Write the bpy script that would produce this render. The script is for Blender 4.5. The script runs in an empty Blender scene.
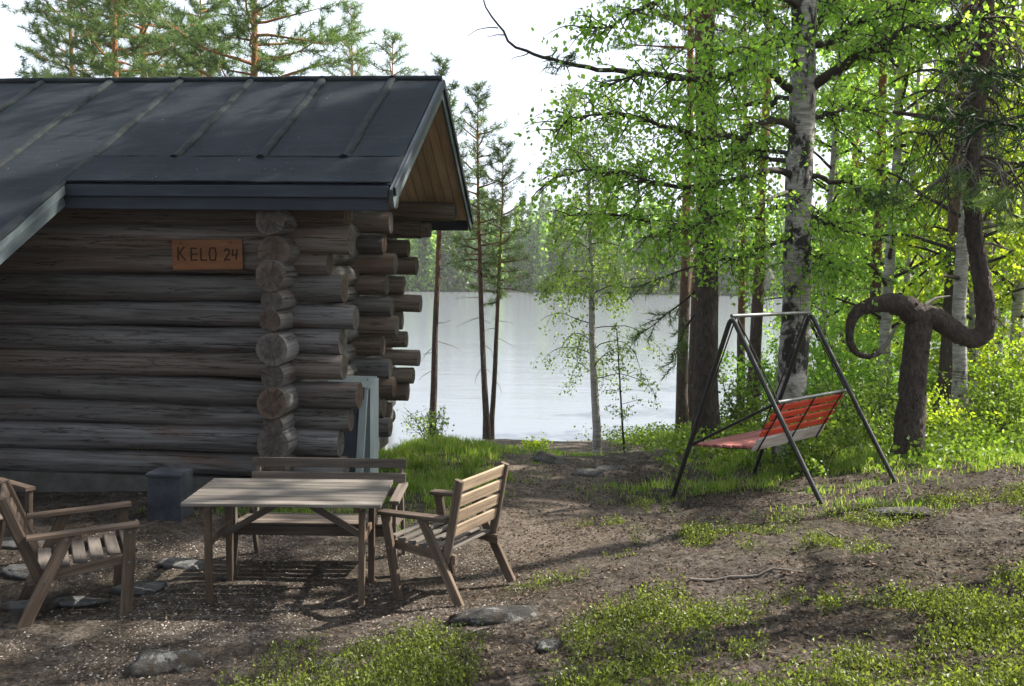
import bpy, math, random
import numpy as np
from mathutils import Vector, Matrix

R = math.radians
scene = bpy.context.scene
COL = scene.collection

# ------------------------------------------------------------------ camera
CAM_Z, FPX, PITCH, ROLL = 2.3, 897.0, 4.65, 0.8
cam_data = bpy.data.cameras.new('camera')
cam_data.sensor_width = 36.0
cam_data.lens = FPX / 1024 * 36.0
cam_data.clip_start = 0.05
cam_data.clip_end = 3000
cam = bpy.data.objects.new('camera', cam_data)
COL.objects.link(cam)
CAM_M = Matrix.Translation((0, 0, CAM_Z)) @ Matrix.Rotation(R(90 - PITCH), 4, 'X') @ Matrix.Rotation(R(ROLL), 4, 'Z')
cam.matrix_world = CAM_M
scene.camera = cam

# ------------------------------------------------------------------ sky and sun
SUN_AZ, SUN_EL = 72.0, 43.0         # azimuth from +Y (view direction) towards +X
world = bpy.data.worlds.new('World')
scene.world = world
world.use_nodes = True
wn = world.node_tree
wn.nodes.clear()
w_out = wn.nodes.new('ShaderNodeOutputWorld')
w_bg = wn.nodes.new('ShaderNodeBackground')
w_sky = wn.nodes.new('ShaderNodeTexSky')
w_sky.sky_type = 'NISHITA'
w_sky.sun_disc = False
w_sky.sun_elevation = R(SUN_EL)
w_sky.sun_rotation = R(SUN_AZ)
w_sky.air_density = 1.0
w_sky.dust_density = 6.0
w_sky.ozone_density = 1.0
w_bg.inputs['Strength'].default_value = 0.085
# thin high cloud veils the whole sky: the blue is washed out to white
w_hsv = wn.nodes.new('ShaderNodeHueSaturation')
w_hsv.inputs['Saturation'].default_value = 0.6
w_mix = wn.nodes.new('ShaderNodeMix'); w_mix.data_type = 'RGBA'
w_mix.inputs[0].default_value = 0.55
w_mix.inputs[7].default_value = (7.9, 8.8, 10.2, 1)
wn.links.new(w_sky.outputs[0], w_hsv.inputs['Color'])
wn.links.new(w_hsv.outputs[0], w_mix.inputs[6])
wn.links.new(w_mix.outputs[2], w_bg.inputs[0])
wn.links.new(w_bg.outputs[0], w_out.inputs[0])

sun_l = bpy.data.lights.new('sun', 'SUN')
sun_l.energy = 5.0
sun_l.angle = R(0.5)
sun_l.color = (1.0, 0.93, 0.82)
sun = bpy.data.objects.new('sun', sun_l)
COL.objects.link(sun)
to_sun = Vector((math.sin(R(SUN_AZ)) * math.cos(R(SUN_EL)), math.cos(R(SUN_AZ)) * math.cos(R(SUN_EL)), math.sin(R(SUN_EL))))
sun.rotation_euler = to_sun.to_track_quat('Z', 'Y').to_euler()
sun.location = to_sun * 40

scene.view_settings.view_transform = 'Standard'
scene.view_settings.look = 'None'
scene.view_settings.exposure = 1.38
scene.view_settings.gamma = 1.0
scene.view_settings.use_curve_mapping = False
scene.render.engine = 'CYCLES'
scene.cycles.use_denoising = True
scene.cycles.max_bounces = 7
scene.cycles.diffuse_bounces = 3
scene.cycles.glossy_bounces = 3
scene.cycles.transmission_bounces = 5
scene.cycles.sample_clamp_indirect = 6.0

# ------------------------------------------------------------------ helpers
rng = np.random.default_rng(7)
random.seed(7)


def at(px, py, d):
    """a spot of the real place: seen in direction (px, py), d metres ahead along Y"""
    v = CAM_M.to_3x3() @ Vector(((px - 512) / FPX, (343 - py) / FPX, -1.0))
    v = v * (d / v.y)
    return Vector((v.x, v.y, CAM_Z + v.z))


def hash2(ix, iy, s):
    n = np.sin(ix * 127.1 + iy * 311.7 + s * 74.7) * 43758.5453
    return n - np.floor(n)


def vnoise(x, y, s=0):
    x = np.asarray(x, float); y = np.asarray(y, float)
    ix, iy = np.floor(x), np.floor(y)
    fx, fy = x - ix, y - iy
    fx = fx * fx * (3 - 2 * fx); fy = fy * fy * (3 - 2 * fy)
    a = hash2(ix, iy, s); b = hash2(ix + 1, iy, s); c = hash2(ix, iy + 1, s); d = hash2(ix + 1, iy + 1, s)
    return (a * (1 - fx) + b * fx) * (1 - fy) + (c * (1 - fx) + d * fx) * fy


def fbm(x, y, s=0, o=4):
    t, a, f = 0, 0.5, 1.0
    for k in range(o):
        t = t + a * vnoise(x * f, y * f, s + k); a *= 0.5; f *= 2.03
    return t


def smooth(e0, e1, x):
    t = np.clip((x - e0) / (e1 - e0), 0, 1)
    return t * t * (3 - 2 * t)


class Geo:
    """collects chunks of vertices and faces; builds ONE mesh"""
    def __init__(self):
        self.v, self.ls, self.li, self.mi, self.sm, self.n = [], [], [], [], [], 0

    def add(self, V, F, m=0, s=True):
        V = np.asarray(V, np.float32).reshape(-1, 3)
        F = np.asarray(F, np.int32)
        if F.size == 0: return
        self.v.append(V)
        self.ls.append(np.full(len(F), F.shape[1], np.int32))
        self.li.append((F + self.n).ravel())
        self.mi.append(np.full(len(F), m, np.int32))
        self.sm.append(np.full(len(F), s, bool))
        self.n += len(V)

    def mesh(self, name, mats):
        me = bpy.data.meshes.new(name)
        if not self.v: return me
        V = np.concatenate(self.v); tot = np.concatenate(self.ls); idx = np.concatenate(self.li)
        me.vertices.add(len(V)); me.vertices.foreach_set('co', V.ravel())
        me.loops.add(len(idx)); me.loops.foreach_set('vertex_index', idx)
        me.polygons.add(len(tot))
        st = np.zeros(len(tot), np.int32); st[1:] = np.cumsum(tot)[:-1]
        me.polygons.foreach_set('loop_start', st)
        try: me.polygons.foreach_set('loop_total', tot)
        except Exception: pass
        for m in (mats if isinstance(mats, (list, tuple)) else [mats]): me.materials.append(m)
        me.polygons.foreach_set('material_index', np.concatenate(self.mi))
        me.polygons.foreach_set('use_smooth', np.concatenate(self.sm))
        me.update(calc_edges=True)
        me.validate()
        return me

    def tube(self, pts, rad, n=8, m=0, cap=True, s=True, capm=None, jit=0.0, rg=None):
        P = np.asarray(pts, float); N = len(P)
        r = np.broadcast_to(np.asarray(rad, float), (N,))
        T = np.gradient(P, axis=0); T /= np.linalg.norm(T, axis=1)[:, None] + 1e-9
        ref = np.array([0, 0, 1.0]) if abs(T[0, 2]) < 0.9 else np.array([1.0, 0, 0])
        U = np.zeros_like(P); u = np.cross(T[0], ref); u /= np.linalg.norm(u)
        for i in range(N):
            u = u - T[i] * np.dot(u, T[i]); u /= np.linalg.norm(u) + 1e-9; U[i] = u
        W = np.cross(T, U)
        a = np.arange(n) * 2 * math.pi / n
        rr = r[:, None] * (1 + (jit * (rg.random((N, n)) - .5) * 2 if jit else 0))
        V = P[:, None, :] + rr[:, :, None] * (np.cos(a)[None, :, None] * U[:, None, :] + np.sin(a)[None, :, None] * W[:, None, :])
        i = np.arange(N - 1)[:, None] * n; j = np.arange(n)[None, :]; k = (j + 1) % n
        F = np.stack([i + j, i + k, i + n + k, i + n + j], -1).reshape(-1, 4)
        self.add(V.reshape(-1, 3), F, m, s)
        if cap:
            cm = m if capm is None else capm
            self.add(V[0], np.arange(n)[::-1][None, :], cm, False)
            self.add(V[-1], np.arange(n)[None, :], cm, False)

    def box(self, c, sz, rot=None, m=0, ch=0.0):
        hx, hy, hz = [q / 2 for q in sz]
        V = np.array([[x, y, z] for x in (-hx, hx) for y in (-hy, hy) for z in (-hz, hz)], float)
        if rot is not None: V = V @ np.array(rot.to_3x3()).T
        V = V + np.array(c)
        self.add(V, [[0, 1, 3, 2], [4, 6, 7, 5], [0, 4, 5, 1], [2, 3, 7, 6], [0, 2, 6, 4], [1, 5, 7, 3]], m, False)


def link(name, me, parent=None, mat=None, **props):
    o = bpy.data.objects.new(name, me)
    COL.objects.link(o)
    if parent is not None: o.parent = parent
    if mat is not None: o.matrix_local = mat
    for k, v in props.items(): o[k] = v
    return o


def thing(name, label, cat, loc=(0, 0, 0), rot=(0, 0, 0), group=None):
    o = bpy.data.objects.new(name, None)
    COL.objects.link(o)
    o.empty_display_size = 0.1
    o.location = loc; o.rotation_euler = rot
    o['label'] = label; o['category'] = cat
    if group: o['group'] = group
    return o


def tag(o, label, cat, group=None):
    o['label'] = label; o['category'] = cat
    if group: o['group'] = group
    return o


_pl = {}


def plank(name, parent, p0, p1, w, t, nrm, mat, ch=0.004):
    """a board from p0 to p1; t is its thickness along nrm, w its width"""
    p0, p1 = Vector(p0), Vector(p1)
    X = (p1 - p0); L = X.length; X.normalize()
    Z = Vector(nrm); Z = (Z - X * Z.dot(X)).normalized(); Y = Z.cross(X)
    key = (round(L, 3), round(w, 3), round(t, 3), mat.name, ch)
    if key not in _pl:
        g = Geo(); hw, ht = w / 2, t / 2; c = min(ch, hw * .5, ht * .5)
        prof = [(-hw + c, -ht), (hw - c, -ht), (hw, -ht + c), (hw, ht - c), (hw - c, ht), (-hw + c, ht), (-hw, ht - c), (-hw, -ht + c)]
        V = [(-L / 2, a, b) for a, b in prof] + [(L / 2, a, b) for a, b in prof]
        g.add(V, [[i, (i + 1) % 8, 8 + (i + 1) % 8, 8 + i] for i in range(8)], 0, False)
        g.add(V, [list(range(8))[::-1]], 0, False); g.add(V, [list(range(8, 16))], 0, False)
        _pl[key] = g.mesh(name, mat)
    M = Matrix((X, Y, Z)).transposed().to_4x4(); M.translation = (p0 + p1) / 2
    return link(name, _pl[key], parent, M)


# ------------------------------------------------------------------ materials
def node(nt, t, **kw):
    n = nt.nodes.new(t)
    for k, v in kw.items(): setattr(n, k, v)
    return n


def new_mat(name):
    m = bpy.data.materials.new(name); m.use_nodes = True
    m.node_tree.nodes.clear()
    return m, m.node_tree


def ramp(nt, src, stops):
    r = node(nt, 'ShaderNodeValToRGB')
    e = r.color_ramp.elements
    while len(e) < len(stops): e.new(0.5)
    for el, (p, c) in zip(e, stops):
        el.position = p; el.color = (*c, 1)
    nt.links.new(src, r.inputs[0])
    return r.outputs[0]


def mixc(nt, fac, a, b, mode='MIX'):
    n = node(nt, 'ShaderNodeMix', data_type='RGBA', blend_type=mode)
    for sock, val in ((n.inputs[0], fac), (n.inputs[6], a), (n.inputs[7], b)):
        if hasattr(val, 'links'): nt.links.new(val, sock)
        elif isinstance(val, (int, float)): sock.default_value = val
        else: sock.default_value = (*val, 1)
    return n.outputs[2]


def math_n(nt, op, a, b=None):
    n = node(nt, 'ShaderNodeMath', operation=op)
    for i, v in enumerate((a, b)):
        if v is None: continue
        if hasattr(v, 'links'): nt.links.new(v, n.inputs[i])
        else: n.inputs[i].default_value = v
    return n.outputs[0]


def coords(nt, kind='Object', scale=(1, 1, 1), rnd=False):
    tc = node(nt, 'ShaderNodeTexCoord')
    mp = node(nt, 'ShaderNodeMapping')
    mp.inputs['Scale'].default_value = scale
    if kind == 'World':
        g = node(nt, 'ShaderNodeNewGeometry'); src = g.outputs['Position']
    else: src = tc.outputs[kind]
    nt.links.new(src, mp.inputs[0])
    if rnd:
        oi = node(nt, 'ShaderNodeObjectInfo')
        mu = node(nt, 'ShaderNodeVectorMath', operation='SCALE')
        mu.inputs[0].default_value = (37.0, 53.0, 91.0)
        nt.links.new(oi.outputs['Random'], mu.inputs['Scale'])
        nt.links.new(mu.outputs[0], mp.inputs['Location'])
    return mp.outputs[0]


def noise_n(nt, vec, scale, detail=5, rough=.6, dist=0.0):
    n = node(nt, 'ShaderNodeTexNoise')
    n.inputs['Scale'].default_value = scale; n.inputs['Detail'].default_value = detail
    n.inputs['Roughness'].default_value = rough; n.inputs['Distortion'].default_value = dist
    nt.links.new(vec, n.inputs['Vector'])
    return n.outputs['Fac']


def finish(nt, color, rough=.85, bump=None, bstr=.3, bdist=.01, spec=.3, metallic=0.0):
    b = node(nt, 'ShaderNodeBsdfPrincipled'); o = node(nt, 'ShaderNodeOutputMaterial')
    if hasattr(color, 'links'): nt.links.new(color, b.inputs['Base Color'])
    else: b.inputs['Base Color'].default_value = (*color, 1)
    if hasattr(rough, 'links'): nt.links.new(rough, b.inputs['Roughness'])
    else: b.inputs['Roughness'].default_value = rough
    b.inputs['Specular IOR Level'].default_value = spec
    b.inputs['Metallic'].default_value = metallic
    if bump is not None:
        bp = node(nt, 'ShaderNodeBump'); bp.inputs['Strength'].default_value = bstr; bp.inputs['Distance'].default_value = bdist
        nt.links.new(bump, bp.inputs['Height']); nt.links.new(bp.outputs[0], b.inputs['Normal'])
    nt.links.new(b.outputs[0], o.inputs[0])
    return b


def wood(name, dark, mid, light, stretch=(1.2, 22, 22), rough=.85, bstr=.35, tint=.35, knots=True):
    m, nt = new_mat(name)
    v = coords(nt, 'Object', stretch, True)
    n1 = noise_n(nt, v, 1.6, 7, .65, .4)
    c = ramp(nt, n1, [(.28, dark), (.5, mid), (.72, light)])
    v2 = coords(nt, 'Object', (1.4, 3, 3), True)
    n2 = noise_n(nt, v2, 1.7, 4)
    c = mixc(nt, math_n(nt, 'MULTIPLY', ramp(nt, n2, [(.4, (0, 0, 0)), (.7, (1, 1, 1))]), .55), c, dark)
    oi = node(nt, 'ShaderNodeObjectInfo')
    t = ramp(nt, oi.outputs['Random'], [(0, (1 - tint,) * 3), (1, (1 + tint * .6,) * 3)])
    c = mixc(nt, 1.0, c, t, 'MULTIPLY')
    v3 = coords(nt, 'Object', (2, 60, 60), True)
    n3 = noise_n(nt, v3, 2.0, 6, .7)
    finish(nt, c, rough, n3, bstr, .006)
    return m


def plain(name, a, b, scale=6, rough=.8, bstr=.2, bdist=.005, spec=.3, metallic=0, stretch=(1, 1, 1), kind='Object'):
    m, nt = new_mat(name)
    v = coords(nt, kind, stretch, kind == 'Object')
    n = noise_n(nt, v, scale, 7, .65)
    c = ramp(nt, n, [(.3, a), (.7, b)])
    n2 = noise_n(nt, v, scale * 7, 5, .7)
    finish(nt, c, rough, n2, bstr, bdist, spec, metallic)
    return m


def leafmat(name, a, b, c=None, trans=.45, gloss=.02):
    """thin leaf: reflects and lets light through; the tint differs from leaf to leaf"""
    m, nt = new_mat(name)
    g = node(nt, 'ShaderNodeNewGeometry')
    oi = node(nt, 'ShaderNodeObjectInfo')
    stops = [(0, a), (1, b)] if c is None else [(0, a), (.6, b), (1, c)]
    col = ramp(nt, g.outputs['Random Per Island'], stops)
    d = node(nt, 'ShaderNodeBsdfDiffuse'); t = node(nt, 'ShaderNodeBsdfTranslucent')
    gl = node(nt, 'ShaderNodeBsdfGlossy'); gl.inputs['Roughness'].default_value = .6
    gl.inputs['Color'].default_value = (1, 1, 1, 1)
    nt.links.new(col, d.inputs[0])
    tcol = mixc(nt, 1.0, col, (1.82, 1.9, .8), 'MULTIPLY')
    nt.links.new(tcol, t.inputs[0])
    m1 = node(nt, 'ShaderNodeMixShader'); m1.inputs[0].default_value = trans
    nt.links.new(d.outputs[0], m1.inputs[1]); nt.links.new(t.outputs[0], m1.inputs[2])
    m2 = node(nt, 'ShaderNodeMixShader')
    fr = node(nt, 'ShaderNodeFresnel'); fr.inputs[0].default_value = 1.35
    nt.links.new(math_n(nt, 'MULTIPLY', fr.outputs[0], gloss * 4), m2.inputs[0])
    nt.links.new(m1.outputs[0], m2.inputs[1]); nt.links.new(gl.outputs[0], m2.inputs[2])
    o = node(nt, 'ShaderNodeOutputMaterial'); nt.links.new(m2.outputs[0], o.inputs[0])
    return m


def log_side(name='weathered_log', warm=0.0):
    m, nt = new_mat(name)
    v = coords(nt, 'Object', (.55, 14, 14), True)
    n1 = noise_n(nt, v, 1.5, 8, .68, .5)
    c = ramp(nt, n1, [(.25, (.055, .050, .047)), (.42, (.105, .099, .096)), (.56, (.165, .158, .154)), (.74, (.25, .243, .238))])
    v2 = coords(nt, 'Object', (.5, 3.0, 3.0), True)
    n2 = noise_n(nt, v2, 1.3, 5, .6, .3)
    c = mixc(nt, ramp(nt, n2, [(.54, (0, 0, 0)), (.68, (.75, .75, .75))]), c, (.11, .062, .038))
    v4 = coords(nt, 'Object', (.9, 5, 5), True)
    n4 = noise_n(nt, v4, 1.9, 3, .5)
    c = mixc(nt, ramp(nt, n4, [(.64, (0, 0, 0)), (.74, (.7, .7, .7))]), c, (.04, .032, .027))
    if warm: c = mixc(nt, warm, c, mixc(nt, n1, (.10, .06, .036), (.34, .23, .15)))
    n5 = noise_n(nt, coords(nt, 'Object', (.22, 7, 7), True), 1.6, 6, .6, .3)
    crack = ramp(nt, math_n(nt, 'ABSOLUTE', math_n(nt, 'SUBTRACT', n5, .5)), [(.003, (.9, .9, .9)), (.010, (0, 0, 0))])
    c = mixc(nt, crack, c, (.018, .015, .013))
    oi = node(nt, 'ShaderNodeObjectInfo')
    c = mixc(nt, 1.0, c, ramp(nt, oi.outputs['Random'], [(0, (.72, .70, .68)), (.5, (1, .98, .97)), (1, (1.2, 1.22, 1.26))]), 'MULTIPLY')
    v3 = coords(nt, 'Object', (1.0, 40, 40), True)
    n3 = noise_n(nt, v3, 2.0, 7, .72)
    finish(nt, c, .8, math_n(nt, 'SUBTRACT', n3, math_n(nt, 'MULTIPLY', crack, 1.2)), .7, .015, .3)
    return m


def log_end():
    m, nt = new_mat('log_end_grain')
    tc = node(nt, 'ShaderNodeTexCoord')
    sx = node(nt, 'ShaderNodeSeparateXYZ'); nt.links.new(tc.outputs['Object'], sx.inputs[0])
    cv = node(nt, 'ShaderNodeCombineXYZ'); nt.links.new(sx.outputs[1], cv.inputs[1]); nt.links.new(sx.outputs[2], cv.inputs[2])
    w = node(nt, 'ShaderNodeTexWave', wave_type='RINGS', rings_direction='SPHERICAL')
    w.inputs['Scale'].default_value = 28; w.inputs['Distortion'].default_value = 3; w.inputs['Detail'].default_value = 3
    nt.links.new(cv.outputs[0], w.inputs['Vector'])
    n = noise_n(nt, coords(nt, 'Object', (6, 9, 9), True), 1.5, 6, .7)
    c = ramp(nt, n, [(.3, (.03, .025, .022)), (.5, (.075, .066, .06)), (.72, (.14, .125, .11))])
    c = mixc(nt, math_n(nt, 'MULTIPLY', w.outputs['Fac'], .45), c, (.055, .04, .033))
    ln = node(nt, 'ShaderNodeVectorMath', operation='LENGTH'); nt.links.new(cv.outputs[0], ln.inputs[0])
    rim = ramp(nt, ln.outputs['Value'], [(.105, (0, 0, 0)), (.125, (1, 1, 1))])
    c = mixc(nt, math_n(nt, 'MULTIPLY', rim, .2), c, (.24, .21, .18))
    nv_ = node(nt, 'ShaderNodeVectorMath', operation='NORMALIZE'); nt.links.new(cv.outputs[0], nv_.inputs[0])
    oi0 = node(nt, 'ShaderNodeObjectInfo'); sc0 = node(nt, 'ShaderNodeVectorMath', operation='SCALE'); sc0.inputs[0].default_value = (31, 0, 0); nt.links.new(oi0.outputs['Random'], sc0.inputs['Scale'])
    ad0 = node(nt, 'ShaderNodeVectorMath', operation='ADD'); nt.links.new(nv_.outputs[0], ad0.inputs[0]); nt.links.new(sc0.outputs[0], ad0.inputs[1])
    rc = ramp(nt, math_n(nt, 'ABSOLUTE', math_n(nt, 'SUBTRACT', noise_n(nt, ad0.outputs[0], 2.6, 2, .5), .5)), [(.002, (1, 1, 1)), (.010, (0, 0, 0))])
    c = mixc(nt, rc, c, (.008, .006, .005))
    oi = node(nt, 'ShaderNodeObjectInfo')
    c = mixc(nt, 1.0, c, ramp(nt, oi.outputs['Random'], [(0, (1.1, .7, .5)), (.4, (1, .95, .9)), (1, (1.2, 1.25, 1.3))]), 'MULTIPLY')
    finish(nt, c, .9, w.outputs['Fac'], .3, .006)
    return m


def bark_pine(name, low=(.075, .055, .045), high=(.30, .13, .055), z0=3.0, z1=7.0):
    m, nt = new_mat(name)
    tc = node(nt, 'ShaderNodeTexCoord')
    sx = node(nt, 'ShaderNodeSeparateXYZ'); nt.links.new(tc.outputs['Object'], sx.inputs[0])
    mr = node(nt, 'ShaderNodeMapRange'); mr.inputs[1].default_value = z0; mr.inputs[2].default_value = z1
    nt.links.new(sx.outputs[2], mr.inputs[0])
    base = mixc(nt, mr.outputs[0], low, high)
    v = coords(nt, 'Object', (11, 11, 4), True)
    n = noise_n(nt, v, 2.2, 8, .75, .5)
    c = mixc(nt, 1.0, base, ramp(nt, n, [(.32, (.28, .26, .26)), (.5, (.9, .9, .9)), (.7, (1.7, 1.6, 1.5))]), 'MULTIPLY')
    vo = node(nt, 'ShaderNodeTexVoronoi'); vo.inputs['Scale'].default_value = 3.5
    nt.links.new(v, vo.inputs['Vector'])
    finish(nt, c, .9, math_n(nt, 'ADD', n, math_n(nt, 'MULTIPLY', vo.outputs['Distance'], .5)), .9, .03)
    return m


def bark_birch(name, black=.5):
    m, nt = new_mat(name)
    v = coords(nt, 'Object', (3.5, 3.5, 14), True)
    n = noise_n(nt, v, 1.6, 5, .65, .2)
    c = ramp(nt, n, [(.35, (.17, .155, .14)), (.55, (.36, .335, .31)), (.75, (.52, .49, .46))])
    v2 = coords(nt, 'Object', (2.2, 2.2, 1.6), True)
    n2 = noise_n(nt, v2, 1.5, 6, .7, .5)
    k = ramp(nt, n2, [(black, (0, 0, 0)), (black + .06, (1, 1, 1))])
    c = mixc(nt, k, c, (.022, .019, .017))
    v3 = coords(nt, 'Object', (1.5, 1.5, 26), True)
    n3 = noise_n(nt, v3, 1.7, 3, .5)
    c = mixc(nt, ramp(nt, n3, [(.62, (0, 0, 0)), (.68, (.75, .75, .75))]), c, (.06, .05, .045))
    finish(nt, c, .75, math_n(nt, 'SUBTRACT', n, math_n(nt, 'MULTIPLY', k, .8)), .5, .02)
    return m


def ground_mat():
    m, nt = new_mat('forest_floor')
    v = coords(nt, 'World')
    big = noise_n(nt, v, .55, 5, .6)
    mid = noise_n(nt, v, 3.2, 6, .65)
    fine = noise_n(nt, v, 26, 6, .75)
    c = ramp(nt, mid, [(.3, (.055, .045, .038)), (.5, (.122, .102, .087)), (.68, (.21, .18, .155))])
    c = mixc(nt, ramp(nt, big, [(.46, (0, 0, 0)), (.66, (.6, .6, .6))]), c, (.06, .055, .032))
    c = mixc(nt, ramp(nt, noise_n(nt, v, 1.4, 5, .65), [(.52, (0, 0, 0)), (.64, (.65, .65, .65))]), c, (.042, .033, .026))
    clod = noise_n(nt, v, 7.5, 6, .75)
    c = mixc(nt, ramp(nt, clod, [(.36, (.85, .85, .85)), (.52, (0, 0, 0))]), c, (.032, .024, .019))
    c = mixc(nt, ramp(nt, fine, [(.40, (.85, .85, .85)), (.52, (0, 0, 0))]), c, (.028, .02, .015))
    c = mixc(nt, ramp(nt, fine, [(.58, (0, 0, 0)), (.7, (.7, .7, .7))]), c, (.26, .21, .165))
    # vertex mask: green cover
    at_ = node(nt, 'ShaderNodeAttribute'); at_.attribute_name = 'cover'
    gn = noise_n(nt, v, 9, 5, .7)
    gcol = ramp(nt, gn, [(.3, (.04, .055, .015)), (.6, (.09, .12, .03)), (.8, (.15, .16, .06))])
    c = mixc(nt, math_n(nt, 'MULTIPLY', at_.outputs['Fac'], .8), c, gcol)
    at2 = node(nt, 'ShaderNodeAttribute'); at2.attribute_name = 'sandy'
    sc_ = ramp(nt, fine, [(.35, (.11, .085, .065)), (.55, (.25, .20, .16)), (.75, (.36, .31, .26))])
    c = mixc(nt, at2.outputs['Fac'], c, sc_)
    h = math_n(nt, 'ADD', math_n(nt, 'ADD', math_n(nt, 'MULTIPLY', mid, .6), fine), clod)
    finish(nt, c, .95, h, 1.0, .05, .12)
    return m


def water_mat():
    m, nt = new_mat('lake_water')
    v = coords(nt, 'World', (.35, 1.0, 1))
    n = noise_n(nt, v, 1.1, 4, .6)
    n2 = noise_n(nt, coords(nt, 'World', (.05, .16, 1)), 1.0, 3, .5)
    b = finish(nt, (.12, .13, .145), .17, math_n(nt, 'ADD', n, math_n(nt, 'MULTIPLY', n2, 2.0)), .13, .12, .5)
    b.inputs['IOR'].default_value = 3.4
    return m


def felt_mat(name, moss):
    m, nt = new_mat(name)
    v = coords(nt, 'Object', (1, 1, 1), True)
    n = noise_n(nt, v, 2.2, 7, .7, .3)
    c = ramp(nt, n, [(.3, (.005, .008, .012)), (.55, (.009, .014, .020)), (.75, (.016, .022, .030))])
    vs = coords(nt, 'Object', (.5, 9, 1), True)
    ns = noise_n(nt, vs, 2.5, 5, .6)
    c = mixc(nt, ramp(nt, ns, [(.5, (0, 0, 0)), (.75, (.35, .35, .35))]), c, (.03, .038, .044))
    nm = noise_n(nt, v, 7, 7, .75)
    c = mixc(nt, ramp(nt, nm, [(.62 - moss, (0, 0, 0)), (.8 - moss, (.75, .75, .75))]), c, (.030, .036, .024))
    nf = noise_n(nt, v, 60, 4, .7)
    c = mixc(nt, ramp(nt, nf, [(.68, (0, 0, 0)), (.76, (.6, .6, .6))]), c, (.07, .07, .065))
    finish(nt, c, .85, noise_n(nt, v, 90, 3, .6), .4, .006, .2)
    return m


M = {}
M['log'] = log_side(); M['log_warm'] = log_side('tan_log', .5); M['log_brown'] = log_side('brown_log', .25); M['log_end'] = log_end()
M['table'] = wood('weathered_table_wood', (.055, .047, .04), (.13, .115, .10), (.215, .195, .17))
M['bench'] = wood('dark_bench_wood', (.05, .038, .03), (.11, .09, .075), (.18, .15, .125))
M['leg_wood'] = wood('brown_leg_wood', (.05, .034, .024), (.11, .077, .055), (.18, .13, .095))
M['chair_red'] = wood('reddish_chair_wood', (.042, .030, .023), (.095, .067, .049), (.165, .125, .095))
M['chair_grey'] = wood('grey_seat_wood', (.05, .04, .034), (.10, .085, .073), (.17, .15, .13))
M['chair_sunlit'] = wood('sunlit_chair_wood', (.13, .09, .06), (.30, .225, .155), (.44, .35, .25), tint=.2)  # chair wood for the back slats, sunlight put into the paler tan
M['chair_brown'] = wood('brown_chair_wood', (.05, .035, .026), (.12, .088, .065), (.21, .16, .12))
M['soffit'] = wood('warm_soffit_pine', (.46, .30, .17), (.66, .47, .30), (.74, .57, .39), (.9, 9, 9), .7, .2, .22)
M['fascia'] = wood('dark_blue_painted_board', (.016, .02, .03), (.028, .036, .05), (.045, .055, .07), (1, 8, 8), .6, .15, .15)
M['barge'] = wood('grey_blue_painted_board', (.05, .065, .07), (.09, .115, .125), (.15, .18, .185), (1, 10, 10), .65, .2, .1)
M['felt'] = felt_mat('roofing_felt', .05); M['felt_rib'] = felt_mat('mossy_roofing_felt', .16)
M['concrete'] = plain('grey_concrete', (.05, .047, .044), (.12, .115, .105), 4, .9, .4, .01)
M['sign'] = wood('orange_sign_board', (.13, .052, .02), (.21, .088, .034), (.28, .13, .055), (1, 7, 7), .6, .15, .05)
M['sign_ink'] = plain('carved_dark_line', (.03, .015, .01), (.05, .025, .015), 20)
M['cab_dark'] = plain('dark_slate_panel', (.035, .042, .055), (.06, .07, .085), 5, .7, .25)
M['cab_light'] = wood('pale_grey_painted_wood', (.27, .31, .31), (.36, .41, .41), (.44, .49, .48), (1, 6, 6), .65, .15, .08)
M['crate'] = plain('dark_grey_stone_box', (.022, .025, .033), (.06, .065, .078), 6, .9, .6, .015)
M['steel'] = plain('black_painted_steel', (.006, .006, .0065), (.014, .0135, .013), 12, .45, .1, .002, .5)
M['galv'] = plain('galvanised_steel', (.12, .124, .128), (.2, .204, .208), 9, .42, .1, .002, .5, .6)
M['red'] = wood('red_painted_slat', (.30, .022, .010), (.52, .040, .016), (.60, .065, .028), (1.5, 12, 12), .55, .2, .15)
M['red_faded'] = wood('faded_red_slat', (.19, .06, .05), (.30, .105, .09), (.40, .19, .17), (1.5, 12, 12), .8, .2, .12)
M['bare'] = wood('bare_pale_board', (.26, .21, .19), (.44, .39, .36), (.58, .53, .50), (1.5, 12, 12), .8, .2, .1)
def rock_mat(name, a, b, pale):
    m, nt = new_mat(name)
    v = coords(nt, 'World')
    c = ramp(nt, noise_n(nt, v, 5, 8, .7), [(.32, a), (.68, b)])
    c = mixc(nt, ramp(nt, noise_n(nt, v, 11, 6, .7), [(.54, (0, 0, 0)), (.62, (.8, .8, .8))]), c, pale)
    c = mixc(nt, ramp(nt, noise_n(nt, v, 4, 6, .7), [(.52, (0, 0, 0)), (.6, (.9, .9, .9))]), c, (.055, .042, .03))
    finish(nt, c, .95, noise_n(nt, v, 22, 8, .75), 1.0, .04, .15)
    return m


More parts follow.
